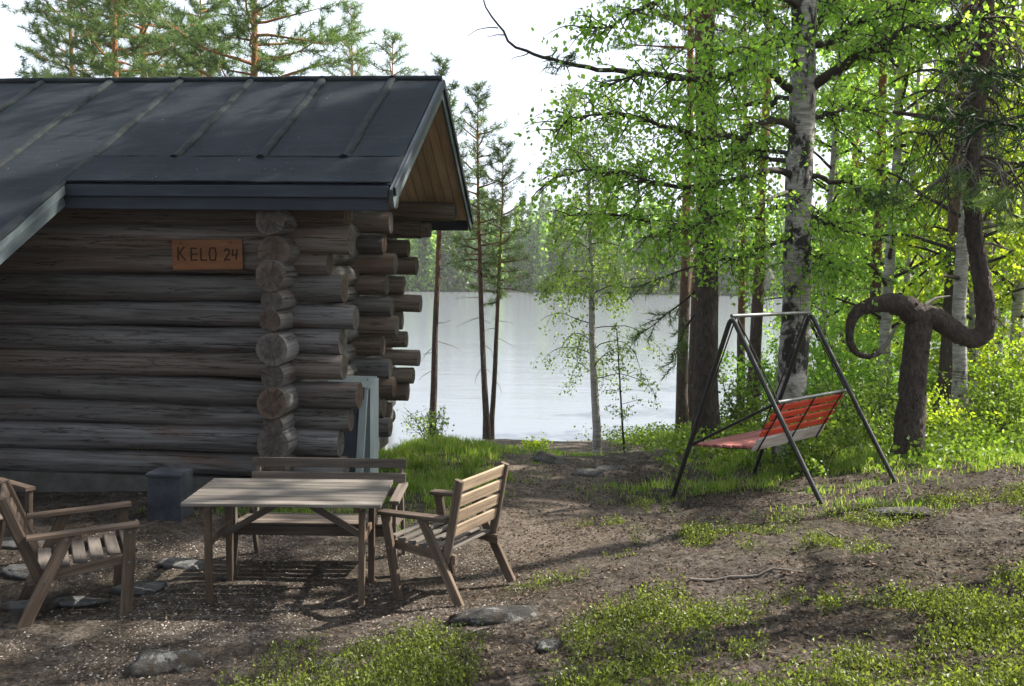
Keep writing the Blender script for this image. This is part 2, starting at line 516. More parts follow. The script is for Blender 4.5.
M['rock'] = rock_mat('lichen_rock', (.03, .027, .025), (.11, .105, .10), (.27, .27, .26))
M['flag'] = rock_mat('worn_flagstone', (.07, .07, .07), (.15, .15, .148), (.2, .2, .195))
M['rock_old'] = plain('lichen_grey_rock', (.045, .038, .032), (.15, .145, .14), 3.2, .92, .7, .03)
M['gravel'] = plain('pale_chip', (.16, .13, .11), (.36, .32, .29), 2.0, .9)
M['pine_bark'] = bark_pine('pine_bark')
M['pine_bark_dark'] = bark_pine('dark_pine_bark', (.062, .048, .042), (.10, .05, .033), 3.4, 6.5)
M['spruce_bark'] = bark_pine('spruce_bark', (.06, .05, .045), (.08, .06, .05), 3, 9)
M['dead'] = plain('grey_dead_wood', (.09, .075, .065), (.22, .195, .17), 8, .9, .4, stretch=(1, 1, 1))
M['birch_bark'] = bark_birch('birch_bark', .485)
M['birch_bark2'] = bark_birch('young_birch_bark', .60)
M['twig'] = plain('dark_birch_twig', (.022, .016, .013), (.05, .038, .03), 8)
M['leaf'] = leafmat('birch_leaf', (.12, .22, .045), (.19, .32, .07), (.27, .39, .10), .68)
M['leaf_y'] = leafmat('yellow_green_birch_leaf', (.17, .27, .025), (.26, .34, .035), (.36, .38, .05), .6)
M['leaf_pale'] = leafmat('pale_young_birch_leaf', (.12, .20, .05), (.19, .28, .08), (.26, .33, .11), .55)
M['needle'] = leafmat('pine_needle', (.05, .10, .04), (.09, .15, .055), (.14, .19, .075), .35)
M['needle_dark'] = leafmat('spruce_needle', (.012, .034, .012), (.03, .062, .02), None, .2)
M['grass'] = leafmat('grass_blade', (.10, .18, .03), (.16, .26, .045), (.36, .34, .16), .45)
M['shrub'] = leafmat('undershrub_leaf', (.07, .12, .02), (.12, .19, .03), (.19, .26, .045), .45)
M['moss'] = leafmat('bilberry_leaf', (.05, .055, .022), (.10, .13, .035), (.23, .27, .06), .42)
M['litter'] = leafmat('dry_litter', (.035, .026, .019), (.085, .062, .045), (.17, .135, .105), .05, .0)
M['cone'] = plain('pine_cone', (.025, .018, .014), (.06, .042, .03), 10)
M['ground'] = ground_mat(); M['water'] = water_mat()

# ------------------------------------------------------------------ terrain
CTRL = np.array([
    (-5, 5, 0), (-3, 5.5, 0), (-2, 6, 0), (-1, 6.6, -.02), (-1, 5.95, -.01), (-1.5, 7, -.03), (-4, 7, -.03), (-2, 7.5, -.05), (-3, 9, -.1), (-6, 9, -.1), (-7, 6, 0), (-1, 8.2, -.05),
    (-.34, 5.88, .06), (-.80, 6.15, -.01), (-.06, 6.4, .03), (-.35, 5.3, .15), (-2.8, 4.9, 0), (-1.1, 4.8, .06), (0, 4.3, .30), (1.9, 3.4, .68),
    (0, 0, .7), (-2, 2, .45), (2, 1, .85), (4, 4, .8), (-4, 3, .15), (1.25, 6.0, .28), (2.8, 7.4, .28), (4.0, 7.4, .36), (5.5, 6, .6), (.5, 5.4, .26),
    (1.73, 9.49, -.2), (2.86, 8.3, .17), (2.87, 10.6, -.16), (4.01, 9.41, .12), (4.94, 11, 0), (6.3, 11.5, -.07), (7, 9, .25),
    (.2, 7.6, 0), (.3, 9.2, -.06), (.35, 11, -.27), (.5, 15, -.97), (.6, 19, -1.63), (.7, 23.5, -2.35), (1.0, 8.2, .04),
    (-.9, 9.4, -.06), (-1.0, 12, -.22), (-1.2, 14, -.42), (-1, 17, -1.0), (-.6, 22, -1.85), (1.69, 18, -1.5), (3.03, 14, -.43), (4.3, 22, -1.7), (3.5, 11.4, -.05),
    (2.2, 13, -.5), (8, 14, -.12), (10, 20, -.5), (14, 24, -.6), (-5, 14, -.3), (-5, 20, -1.5), (-9, 9, 0), (-9, 16, -.4), (12, 8, .3), (-8, 2, .2), (6, -3, .9), (-6, -4, .5)], float)
LAKE_Z = -2.5


def shore_y(x):
    return 25 + np.minimum(22, 6 * np.maximum(0, -x - 3.0)) + 1.5 * np.maximum(0, x - 8) + 0.7 * np.sin(x * .45) + .4 * np.sin(x * 1.1 + 1)


def far_y(x):
    return 188 + 7 * np.sin(x * .03 + 1) + 3 * np.sin(x * .11)


def base_z(x, y):
    s = shore_y(x) - y
    s2 = y - far_y(x)
    land = LAKE_Z + np.minimum(2.45, s * .155)
    far = LAKE_Z + np.minimum(9, s2 * .13)
    wet = LAKE_Z - np.minimum(2.5, np.minimum(-s, -s2) * .22)
    return np.where(s > 0, land, np.where(s2 > 0, far, wet))


_d = np.hypot(CTRL[:, None, 0] - CTRL[None, :, 0], CTRL[:, None, 1] - CTRL[None, :, 1])
_res = CTRL[:, 2] - base_z(CTRL[:, 0], CTRL[:, 1])
_K = np.exp(-np.sqrt(_d ** 2 + .02) / 5.0)
_W = np.linalg.solve(_K + np.eye(len(CTRL)) * .004, _res)


def gz(x, y, fine=True):
    x = np.asarray(x, float); y = np.asarray(y, float)
    sh = x.shape; x = x.ravel(); y = y.ravel()
    out = base_z(x, y)
    fade = np.exp(-(np.maximum(0, np.hypot(x * .9, y - 9) - 14) / 7) ** 2)
    k = fade > .001
    if k.any():
        D = np.exp(-np.sqrt((x[k, None] - CTRL[None, :, 0]) ** 2 + (y[k, None] - CTRL[None, :, 1]) ** 2 + .02) / 5.0)
        out[k] += (D @ _W) * fade[k]
    if fine:
        a = .12 + .88 * smooth(.1, .9, x - (y - 6) * .1)          # the yard by the cabin is trodden flat
        out = out + ((fbm(x * 1.6, y * 1.6, 3, 4) - .47) * .18 + (fbm(x * 6, y * 6, 9, 3) - .44) * .10) * a * smooth(60, 30, y)
    return out.reshape(sh)


def g1(x, y): return float(gz(np.array([x]), np.array([y]))[0])


def ell(x, y, cx, cy, rx, ry, rot=0.0):
    c, s = math.cos(rot), math.sin(rot)
    u = ((x - cx) * c + (y - cy) * s) / rx; v = (-(x - cx) * s + (y - cy) * c) / ry
    return np.sqrt(u * u + v * v)


def cover_grass(x, y):
    """0..1: how thickly grass grows here"""
    n = fbm(x * .9, y * .9, 21, 4)
    m = np.zeros_like(x)
    m = np.maximum(m, 1.3 * smooth(1.15, .55, ell(x, y, -1.1, 11.6, 1.45, 3.6)))
    m = np.maximum(m, .45 * smooth(1.1, .6, ell(x, y, -2.3, 8.4, 1.5, .35)))
    m = np.maximum(m, 1.1 * smooth(1.1, .5, ell(x, y, 3.5, 12.0, 1.5, 1.9)))
    m = np.maximum(m, 1.0 * smooth(1.2, .5, ell(x, y, 6.0, 11.4, 3.4, 2.4)))
    m = np.maximum(m, .6 * smooth(1.2, .4, ell(x, y, 3.6, 10.0, 2.8, 1.3)))
    m = np.maximum(m, .32 * smooth(1.2, .5, ell(x, y, 3.2, 7.9, 1.1, .45)))
    m = np.maximum(m, .5 * smooth(1.2, .5, ell(x, y, 5.2, 8.6, 1.2, .5)))
    m = np.maximum(m, .5 * smooth(1.1, .5, ell(x, y, 1.4, 16.6, 1.8, .8)))
    m = np.maximum(m, .9 * smooth(12, 15, y) * smooth(2.5, 4.5, x) * smooth(.5, 2.5, shore_y(x) - y))
    m = np.maximum(m, .8 * smooth(-3, -5, x) * smooth(11, 13.5, y) * smooth(1, 3, shore_y(x) - y))
    return np.clip(m * smooth(.36, .56, n + m * .10) * (.15 + .85 * smooth(.38, .58, fbm(x * 4, y * 4, 29, 3))), 0, 1)


def cover_bil(x, y):
    """bilberry and lingonberry sprigs of the foreground bank"""
    n = fbm(x * 1.7, y * 1.7, 41, 4)
    edge = 5.3 - .1 * x + .25 * np.sin(x * 2.3)
    m = smooth(edge + .2, edge - .6, y) * smooth(-1.9, -.3, x) * smooth(.40, .60, n)
    m = np.maximum(m, .8 * smooth(1.1, .5, ell(x, y, 0.35, 6.15, .5, .16, .3)) * smooth(.3, .5, n))
    m = np.maximum(m, .7 * smooth(1.1, .4, ell(x, y, 1.3, 6.9, .9, .3, .4)) * smooth(.38, .55, n))
    for cx_, cy_, rx_, ry_ in ((2.5, 7.0, .8, .25), (1.1, 7.6, .6, .3), (3.9, 7.9, .8, .3), (1.6, 8.6, .5, .4), (4.4, 6.6, .9, .3), (2.2, 6.1, .7, .2), (5.2, 8.4, .8, .4)):
        m = np.maximum(m, .6 * smooth(1.2, .3, ell(x, y, cx_, cy_, rx_, ry_)) * smooth(.40, .58, n))
    m = np.maximum(m, .5 * smooth(1.1, .5, ell(x, y, -1.0, 5.05, .9, .3)) * smooth(.38, .5, n))
    return m


def axis(a, b, step, lo, hi, k=1.13):
    c = list(np.arange(a, b + 1e-6, step)); s = step; v = c[-1]
    while v < hi: s *= k; v += s; c.append(v)
    s = step; v = c[0]; pre = []
    while v > lo: s *= k; v -= s; pre.append(v)
    return np.array(pre[::-1] + c)


ax = axis(-5.5, 8.0, .07, -900, 900); ay = axis(3.0, 14.0, .07, -500, 1500)
gx, gy = np.meshgrid(ax, ay)
gzv = gz(gx, gy)
nx, ny = len(ax), len(ay)
g = Geo()
i = (np.arange(ny - 1)[:, None] * nx + np.arange(nx - 1)[None, :]).ravel()
g.add(np.stack([gx, gy, gzv], -1).reshape(-1, 3), np.stack([i, i + 1, i + nx + 1, i + nx], -1))
me = g.mesh('ground', M['ground'])
cov = np.clip(np.maximum(cover_grass(gx, gy), .25 * cover_bil(gx, gy)), 0, 1)
cov = np.where(gy > 150, .9, cov)
a_ = me.attributes.new('cover', 'FLOAT', 'POINT'); a_.data.foreach_set('value', cov.ravel().astype(np.float32))
sandy = np.maximum(.75 * smooth(1.15, .4, ell(gx, gy, .5, 11.6, .9, 3.6)) * smooth(.3, .6, fbm(gx * 1.5, gy * 1.5, 5)),
                   .6 * smooth(5, 1.0, shore_y(gx) - gy) * smooth(-6, -2, gx) * smooth(8, 5, gx))
sandy = np.maximum(sandy, .4 * smooth(1.2, .5, ell(gx, gy, .4, 8.2, .9, 1.8)))
a_ = me.attributes.new('sandy', 'FLOAT', 'POINT'); a_.data.foreach_set('value', np.clip(sandy, 0, 1).ravel().astype(np.float32))
link('ground', me, kind='structure')

g = Geo()
g.add([(-900, 12, LAKE_Z), (900, 12, LAKE_Z), (900, 1400, LAKE_Z), (-900, 1400, LAKE_Z)], [[0, 1, 2, 3]], 0, False)
link('lake', g.mesh('lake', M['water']), kind='structure')

# ------------------------------------------------------------------ the log cabin
cabin = thing('log_cabin', 'weathered grey log cabin with dark felt roof and crossed log corners', 'cabin', (-2.257, 9.0, 0), (0, 0, R(-5.6)))


def log(parent, p0, p1, r0, r1, seed, name='log', n=16, mat='log'):
    p0, p1 = Vector(p0), Vector(p1)
    X = p1 - p0; L = X.length; X.normalize()
    Z = Vector((0, 0, 1)); Y = Z.cross(X).normalized(); Z = X.cross(Y)
    rg = np.random.default_rng(seed)
    ns = max(6, int(L / .35))
    t = np.linspace(0, 1, ns + 1)
    t = np.concatenate([[0.0], [min(.012 / L, .02)], t[1:-1], [1 - min(.012 / L, .02)], [1.0]])
    r = r0 + (r1 - r0) * t
    k1, k2 = rg.random(2) * 6
    r = r * (1 + .045 * np.sin(t * L * 2.1 + k1) + .03 * np.sin(t * L * 5 + k2))
    r[0] *= .975; r[-1] *= .975
    a = np.arange(n) * 2 * math.pi / n
    e = 1 + .03 * np.sin(a * 2 + rg.random() * 6) + .02 * np.sin(a * 3 + rg.random() * 6)
    tw = .05 * (rg.random((len(t), n)) - .5)
    rr = r[:, None] * (e[None, :] + tw)
    bow = .012 * np.sin(t * L * 1.3 + k1)
    V = np.stack([np.broadcast_to((t * L - L / 2)[:, None], rr.shape), rr * np.cos(a) + bow[:, None] * .6, rr * np.sin(a) + bow[:, None]], -1)
    g = Geo(); N = len(t)
    ii = np.arange(N - 1)[:, None] * n; j = np.arange(n)[None, :]; k = (j + 1) % n
    g.add(V.reshape(-1, 3), np.stack([ii + j, ii + k, ii + n + k, ii + n + j], -1).reshape(-1, 4)[:, ::-1], 0, True)
    for q, flip in ((0, False), (N - 1, True)):
        c = V[q].mean(0); c[0] += -.004 if q == 0 else .004
        VV = np.vstack([V[q], c]); F = [[u, (u + 1) % n, n] for u in range(n)]
        if flip: F = [f[::-1] for f in F]
        g.add(VV, [f[::-1] for f in F], 1, False)
    Mx = Matrix((X, Y, Z)).transposed().to_4x4(); Mx.translation = (p0 + p1) / 2
    return link(name, g.mesh(name, [M[mat], M['log_end']]), parent, Mx)


FZ = [.27 + .2565 * k for k in range(11)]                     # courses of the walls that run along the front
SZ = [.13, .345, .575, .78, .99, 1.25, 1.52, 1.775, 1.985, 2.2, 2.46, 2.73]   # side wall courses
F_END = [.60, .55, .65, .74, .58, .56, .70, .58, .44, .66, .62]
S_R = [.12, .12, .165, .108, .165, .125, .17, .108, .115, .15, .175, .14]
random.seed(3)
for k, z in enumerate(FZ):
    dr = random.uniform(-.018, .018)
    log(cabin, (-7.2, 0, z + random.uniform(-.015, .015)), (F_END[k], random.uniform(-.02, .02), z + random.uniform(-.015, .015)), .138 + dr, .130 + dr, 100 + k, mat='log_brown' if k in (4, 8, 9, 10) else 'log')
for k, z in enumerate(SZ):
    out = .42 + random.uniform(-.05, .06)
    log(cabin, (0, -out, z), (0, 3.75 + .5 + random.uniform(-.06, .06), z), S_R[k] * .97, .125, 200 + k)
M_END = [.5, .42, .55, .5, .4, .58, .52, .45, .56, .42, .5]
for k, z in enumerate(FZ):
    log(cabin, (-7.2, 2.25, z + .02), (M_END[k] + .02, 2.25, z + .02), .13, .125, 300 + k, mat='log_warm' if k % 3 else 'log')
R_END = [.18, .42, .5, .58, .4, .33, .6, .36, .54, .42, .6]
for k, z in enumerate(FZ):
    log(cabin, (-7.2, 3.75, z + .01), (R_END[k], 3.75, z + .01), .13, .125, 400 + k, mat='log_warm')
log(cabin, (-7.2, 3.75, 3.09), (1.08, 3.75, 3.09), .125, .125, 420, mat='log_warm')
log(cabin, (-7.2, 3.75, 2.86), (.72, 3.80, 2.86), .115, .115, 421, mat='log_warm')
log(cabin, (-7.2, .02, 2.985), (1.10, .02, 2.985), .11, .11, 422, mat='log_warm')
log(cabin, (-7.2, 1.88, 4.28), (1.06, 1.88, 4.28), .115, .115, 423)
# gable courses above the side wall
for k in range(4):
    z = 2.98 + .255 * k
    y0 = -.3 + (z - 2.93) / .59 + .12; y1 = 3.76 + .3 - (z - 2.93) / .59 - .12
    log(cabin, (0, y0, z), (0, y1, z), .13, .13, 430 + k)
# cross wall and post that carry the low porch roof beyond the picture's edge
for k, z in enumerate(FZ[:7]):
    log(cabin, (-5.6, -2.0, z + .12), (-5.6, .4, z + .12), .13, .13, 450 + k)
# foundation
g = Geo(); g.box((-3.55, .02, -.03), (7.1, .30, .36)); g.box((-.0, 2.0, -.03), (.26, 3.6, .36))
link('foundation', g.mesh('foundation', M['concrete']), cabin)

# roof
SL = .59; EY, RY, BY = -.58, 1.88, 4.34; EZ = 3.07; RX = 1.19; LX = -7.4; PX = -2.0; PY = -2.35


def rz(y): return EZ + SL * (y - EY) if y <= RY else EZ + SL * (RY - EY) - SL * (y - RY)


fn = Vector((0, -SL, 1)).normalized(); bn = Vector((0, SL, 1)).normalized()
rg_ = Geo()


def slab(g, x0, x1, y0, y1, n, t, off):
    P = [Vector((x, y, rz(y))) + n * off for x, y in ((x0, y0), (x1, y0), (x1, y1), (x0, y1))]
    Q = [p - n * t for p in P]
    V = [tuple(p) for p in P + Q]
    g.add(V, [[0, 1, 2, 3], [7, 6, 5, 4], [0, 4, 5, 1], [1, 5, 6, 2], [2, 6, 7, 3], [3, 7, 4, 0]], 0, False)


slab(rg_, LX, RX, EY + .01, RY, fn, .045, -.012)
slab(rg_, LX, PX, PY, EY + .005, fn, .045, -.014)
slab(rg_, LX, RX, RY + .001, BY, bn, .045, -.012)
roof = link('roof', rg_.mesh('roof', M['fascia']), cabin)


def felt_strip(x0, x1, y0, y1, n, seed, mat='felt', name='felt_strip', bulge=.006, off=0.0, nx_=5):
    rg = np.random.default_rng(seed); ny_ = max(4, int(abs(y1 - y0) / .2))
    X, Y = np.meshgrid(np.linspace(x0, x1, nx_), np.linspace(y0, y1, ny_))
    Z = np.array([[rz(y) for y in row] for row in Y]) + (rg.random(X.shape) - .5) * bulge + .006 + off
    V = np.stack([X, Y, Z], -1).reshape(-1, 3); c = V.mean(0)
    i = (np.arange(ny_ - 1)[:, None] * nx_ + np.arange(nx_ - 1)[None, :]).ravel()
    F = np.stack([i, i + 1, i + nx_ + 1, i + nx_], -1)
    g = Geo(); g.add(V - c, F if y1 > y0 else F[:, ::-1], 0, True)
    # turned-down edge all round so that the sheet has thickness
    lo = V - c - np.array([0, 0, .012])
    ring = list(range(nx_)) + [nx_ * (k + 1) - 1 for k in range(1, ny_)] + list(range(nx_ * ny_ - 2, nx_ * (ny_ - 1) - 1, -1)) + [nx_ * k for k in range(ny_ - 2, 0, -1)]
    VV = np.vstack([(V - c)[ring], lo[ring]]); m_ = len(ring)
    g.add(VV, [[q, q + m_, (q + 1) % m_ + m_, (q + 1) % m_] for q in range(m_)], 0, False)
    return link(name, g.mesh(name, M[mat]), roof, Matrix.Translation(c))


def rib(x, y0, y1, seed, w=.055):
    rg = np.random.default_rng(seed); k = 14
    Y = np.linspace(y0, y1, k)
    P = np.stack([x + (rg.random(k) - .5) * .012, Y, [rz(y) + .010 for y in Y]], -1)
    c = P.mean(0); g = Geo(); g.tube(P - c, w * (1 + .2 * (rg.random(k) - .5)), 8)
    V = g.v[0].reshape(k, 8, 3); mid_ = V.mean(1, keepdims=True); V[..., 2] = mid_[..., 2] + (V[..., 2] - mid_[..., 2]) * .34   # a low welt
    link('felt_seam', g.mesh('felt_seam', M['felt_rib']), roof, Matrix.Translation(c))


xs = [RX, .62, -.22, -1.10, -1.98, -2.86, -3.74, -4.62, -5.5, -6.4, -7.4]
for k in range(len(xs) - 1):
    x1, x0 = xs[k], xs[k + 1]
    lowy = -.12 if x1 > PX + .1 else PY
    felt_strip(x0 + .004, x1 - .004, lowy, RY - .03, fn, 10 + k)
    felt_strip(x0 + .004, x1 - .004, BY, RY + .03, bn, 40 + k)
    if k: rib(x1, lowy, RY - .02, 70 + k, .05)
felt_strip(PX + .01, RX, EY - .015, -.10, fn, 61, off=.022, nx_=14, name='eave_felt', bulge=.01)
g = Geo(); kk = np.linspace(PX + .03, RX - .01, 30)
g.tube(np.stack([kk, np.full(30, -.10) + (rng.random(30) - .5) * .01, rz(-.10) + .022 + (rng.random(30) - .5) * .01], -1), .013, 6)
link('felt_lap', g.mesh('felt_lap', M['felt']), roof)
g = Geo()
kx = np.linspace(LX, RX + .02, 40)
g.tube(np.stack([kx, np.full(40, RY), rz(RY) + .0 + (rng.random(40) - .5) * .008], -1), .05, 8)
link('ridge_cap', g.mesh('ridge_cap', M['felt_rib']), roof)
rgl = np.random.default_rng(90); nl = 600
lx_, ly_ = rgl.uniform(-6, 1.1, nl), rgl.uniform(EY, RY - .05, nl)
lz_ = np.array([rz(v_) for v_ in ly_]) + .012 + np.where(ly_ < -.1, .022, 0); ta = rgl.uniform(0, 6.28, nl); ll_ = rgl.uniform(.01, .04, nl); lw_ = rgl.uniform(.003, .008, nl)
dx_, dy_ = np.cos(ta) * ll_, np.sin(ta) * ll_; wx_, wy_ = -np.sin(ta) * lw_, np.cos(ta) * lw_
Vl = np.stack([np.stack([lx_ - wx_, ly_ - wy_, lz_ - wy_ * SL], -1), np.stack([lx_ + wx_, ly_ + wy_, lz_ + wy_ * SL], -1), np.stack([lx_ + dx_, ly_ + dy_, lz_ + dy_ * SL + .004], -1)], 1).reshape(-1, 3)
g = Geo(); g.add(Vl, np.arange(3 * nl).reshape(-1, 3), 0, False)
link('roof_litter', g.mesh('roof_litter', M['litter']), roof, kind='stuff')
# eave boards
plank('fascia_board', roof, (PX + .02, EY - .02, EZ - .075), (RX - .02, EY - .02, EZ - .075), .105, .03, (0, -1, 0), M['fascia'])
plank('fascia_board', roof, (PX + .02, EY + .018, EZ - .185), (RX - .03, EY + .018, EZ - .185), .12, .03, (0, -1, 0), M['fascia'])
plank('fascia_board', roof, (LX, BY + .02, EZ - .11), (RX - .02, BY + .02, EZ - .11), .19, .03, (0, 1, 0), M['fascia'])
plank('fascia_board', roof, (LX, PY - .02, rz(PY) - .10), (PX - .02, PY - .02, rz(PY) - .10), .17, .03, (0, -1, 0), M['fascia'])


def rake(x, y0, y1, drop, w, t, mat, name='barge_board'):
    plank(name, roof, (x, y0, rz(y0) - drop), (x, y1, rz(y1) - drop), w, t, (1, 0, 0), mat)


rake(RX + .018, EY - .04, RY, .115, .19, .028, M['barge'])
rake(RX + .018, BY + .04, RY + .001, .115, .19, .028, M['barge'])
rake(RX + .046, EY - .05, RY, .045, .085, .026, M['fascia'])
rake(RX + .046, BY + .05, RY + .001, .045, .085, .026, M['fascia'])
rake(PX + .018, PY - .03, EY - .03, .115, .19, .028, M['barge'])
rake(PX + .046, PY - .04, EY - .03, .045, .085, .026, M['barge'])
# soffit boards of the gable overhang, laid along the slope
for sgn, y0, y1 in ((1, BY - .02, RY + .06), (-1, EY + .04, RY - .06)):
    n_ = bn if sgn > 0 else fn
    for k in range(9):
        x = .08 + k * .128
        a = Vector((x, y0, rz(y0))) - n_ * .075; b = Vector((x, y1, rz(y1))) - n_ * .075
        plank('soffit_board', roof, a, b, .120, .02, n_, M['soffit'], .006)

# name board
sign = thing('name_board', 'orange brown wooden name board KELO 24 on the shaded log wall', 'sign')
sign.parent = None
wallM = cabin.matrix_basis.copy()
cabM = Matrix.Translation((-2.257, 9.0, 0)) @ Matrix.Rotation(R(-5.6), 4, 'Z')


def cab(p): return cabM @ Vector(p)


sign.matrix_world = cabM @ Matrix.Translation((-.755, -.155, 2.41)) @ Matrix.Rotation(R(-1.2), 4, 'Y')
plank('board', sign, (-.36, 0, 0), (.36, 0, 0), .30, .025, (0, -1, 0), M['sign'], .006)
STROKES = {'K': [((0, 0), (0, 1)), ((0, .45), (.5, 1)), ((.12, .55), (.55, 0))], 'E': [((0, 0), (0, 1)), ((0, 1), (.5, .97)), ((0, .5), (.55, .52)), ((0, 0), (.5, .03))],
           'L': [((0, 0), (0, 1)), ((0, 0), (.5, .02))], 'O': [((.1, 0), (.5, 0)), ((.5, 0), (.6, .5)), ((.6, .5), (.5, 1)), ((.5, 1), (.1, 1)), ((.1, 1), (0, .5)), ((0, .5), (.1, 0))],
           '2': [((0, .8), (.2, 1)), ((.2, 1), (.48, .9)), ((.48, .9), (.45, .6)), ((.45, .6), (0, 0)), ((0, 0), (.55, .05))],
           '4': [((.1, 1), (.0, .45)), ((.0, .45), (.5, .5)), ((.5, 1), (.38, 0))]}
for ch, x0, h in (('K', -.30, .135), ('E', -.165, .12), ('L', -.065, .12), ('O', .02, .12), ('2', .175, .11), ('4', .255, .105)):
    g = Geo()
    for (a, b) in STROKES[ch]:
        A = np.array([x0 + a[0] * h * 1.0, -.0145, -.075 + a[1] * h + .02]); B = np.array([x0 + b[0] * h * 1.0, -.0145, -.075 + b[1] * h + .02])
        g.tube([A, B], .0075, 6)
    link('letter', g.mesh('letter', M['sign_ink']), sign)
for x in (-.27, .24):
    g = Geo(); g.tube([(x, -.012, .115), (x, -.018, .115)], .009, 8); link('nail', g.mesh('nail', M['steel']), sign)

# grey cabinet by the side wall
cb = thing('storage_cabinet', 'tapered storage cabinet with dark front and pale grey edges by the log corner', 'cabinet')
cb.matrix_world = cabM @ Matrix.Translation((.20, .62, -.05))
W_, H_ = .50, 1.10
plank('front_panel', cb, (.16, -.10, .02), (.16, .14, 1.0), .40, .025, (0, -1, .2), M['cab_dark'])
plank('side_panel', cb, (-.06, .18, .02), (-.06, .18, 1.08), .44, .02, (1, 0, 0), M['cab_dark'])
plank('side_panel', cb, (.385, .26, .02), (.385, .26, 1.06), .34, .02, (1, 0, 0), M['cab_dark'])
plank('corner_board', cb, (.385, -.11, .0), (.385, .13, 1.03), .085, .03, (0, -1, .2), M['cab_light'])
plank('corner_board', cb, (.41, .40, .0), (.41, .40, 1.12), .15, .035, (1, -.7, 0), M['cab_light'])
plank('back_panel', cb, (.16, .42, .02), (.16, .42, 1.08), .46, .02, (0, 1, 0), M['cab_dark'])
plank('lid', cb, (.17, .11, 1.045), (.17, .48, 1.125), .54, .025, (0, -.2, 1), M['cab_light'])

# dark box against the wall
bx_ = thing('stone_block', 'dark grey box shaped block standing against the log wall', 'block')
bx_.matrix_world = Matrix.Translation((at(171, 500, 8.15).x, 8.15, g1(-3.0, 8.15) - .02)) @ Matrix.Rotation(R(-4), 4, 'Z')
g = Geo()
V = []
for z, s in ((0, 1.0), (.20, 1.01), (.42, .97)):
    for a, b in ((-1, -1), (1, -1), (1, 1), (-1, 1)): V.append((a * .155 * s + random.uniform(-.006, .006), b * .14 * s, z))
g.add(V, [[i_ + q, i_ + (q + 1) % 4, i_ + 4 + (q + 1) % 4, i_ + 4 + q] for i_ in (0, 4) for q in range(4)] + [[8, 9, 10, 11]], 0, False)
link('body', g.mesh('body', M['crate']), bx_)
plank('cap', bx_, (-.165, 0, .435), (.165, 0, .435), .30, .035, (0, 0, 1), M['crate'], .008)


# ------------------------------------------------------------------ garden furniture
def ground_tilt(x, y, z=None): return (x, y, g1(x, y) if z is None else z)


tb = thing('garden_table', 'weathered grey slatted garden table standing in front of the cabin', 'table', (-1.535, 6.24, -.005), (0, 0, R(1.0)))
for k in range(7):
    y = -.315 + k * .105
    plank('slat', tb, (-.665, y, .715), (.665, y, .715), .093, .024, (0, 0, 1), M['table'])
for x in (-.50, .50):
    plank('crosspiece', tb, (x, -.33, .681), (x, .33, .681), .045, .04, (0, 0, 1), M['leg_wood'])
for x in (-.52, .52):
    for y in (-.24, .24):
        plank('leg', tb, (x * 1.01, y, .66), (x * 1.0, y, -.02), .045, .045, (0, 1, 0), M['leg_wood'])
for s in (-1, 1):
    plank('brace', tb, (s * .50, .0, .40), (s * .04, .0, .675), .045, .03, (0, 1, 0), M['bench'])
    plank('rail', tb, (s * .515, -.22, .42), (s * .515, .22, .42), .05, .025, (1, 0, 0), M['leg_wood'])

bn_ = thing('garden_bench', 'dark weathered wooden bench with slatted back behind the table', 'bench', (at(322, 540, 6.85).x, 6.86, g1(-1.45, 6.9) - .01), (0, 0, R(0)))
for x in (-.6, .6):
    plank('leg', bn_, (x, -.27, .585), (x, -.25, -.02), .055, .03, (1, 0, 0), M['bench'])
    plank('leg', bn_, (x, .12, .585), (x * 1.0, .33, -.02), .055, .03, (1, 0, 0), M['bench'])
    plank('back_post', bn_, (x * .96, .20, .30), (x * .96, .31, .80), .055, .03, (1, 0, 0), M['bench'])
    plank('armrest', bn_, (x, -.32, .60), (x, .28, .60), .075, .028, (0, 0, 1), M['bench'])
plank('seat_rail', bn_, (-.6, -.24, .36), (.6, -.24, .36), .075, .028, (0, 1, 0), M['bench'])
plank('seat_rail', bn_, (-.6, .2, .33), (.6, .2, .33), .06, .028, (0, 1, 0), M['bench'])
for k in range(5):
    plank('seat_slat', bn_, (-.62, -.23 + k * .098, .412 - k * .012), (.62, -.23 + k * .098, .412 - k * .012), .085, .02, (0, .12, 1), M['bench'])
for z, w in ((.765, .075), (.655, .075), (.545, .075)):
    y = .20 + (z - .30) * .22 - .02
    plank('back_slat', bn_, (-.62, y, z), (.62, y, z), w, .02, (0, -1, .2), M['bench'])


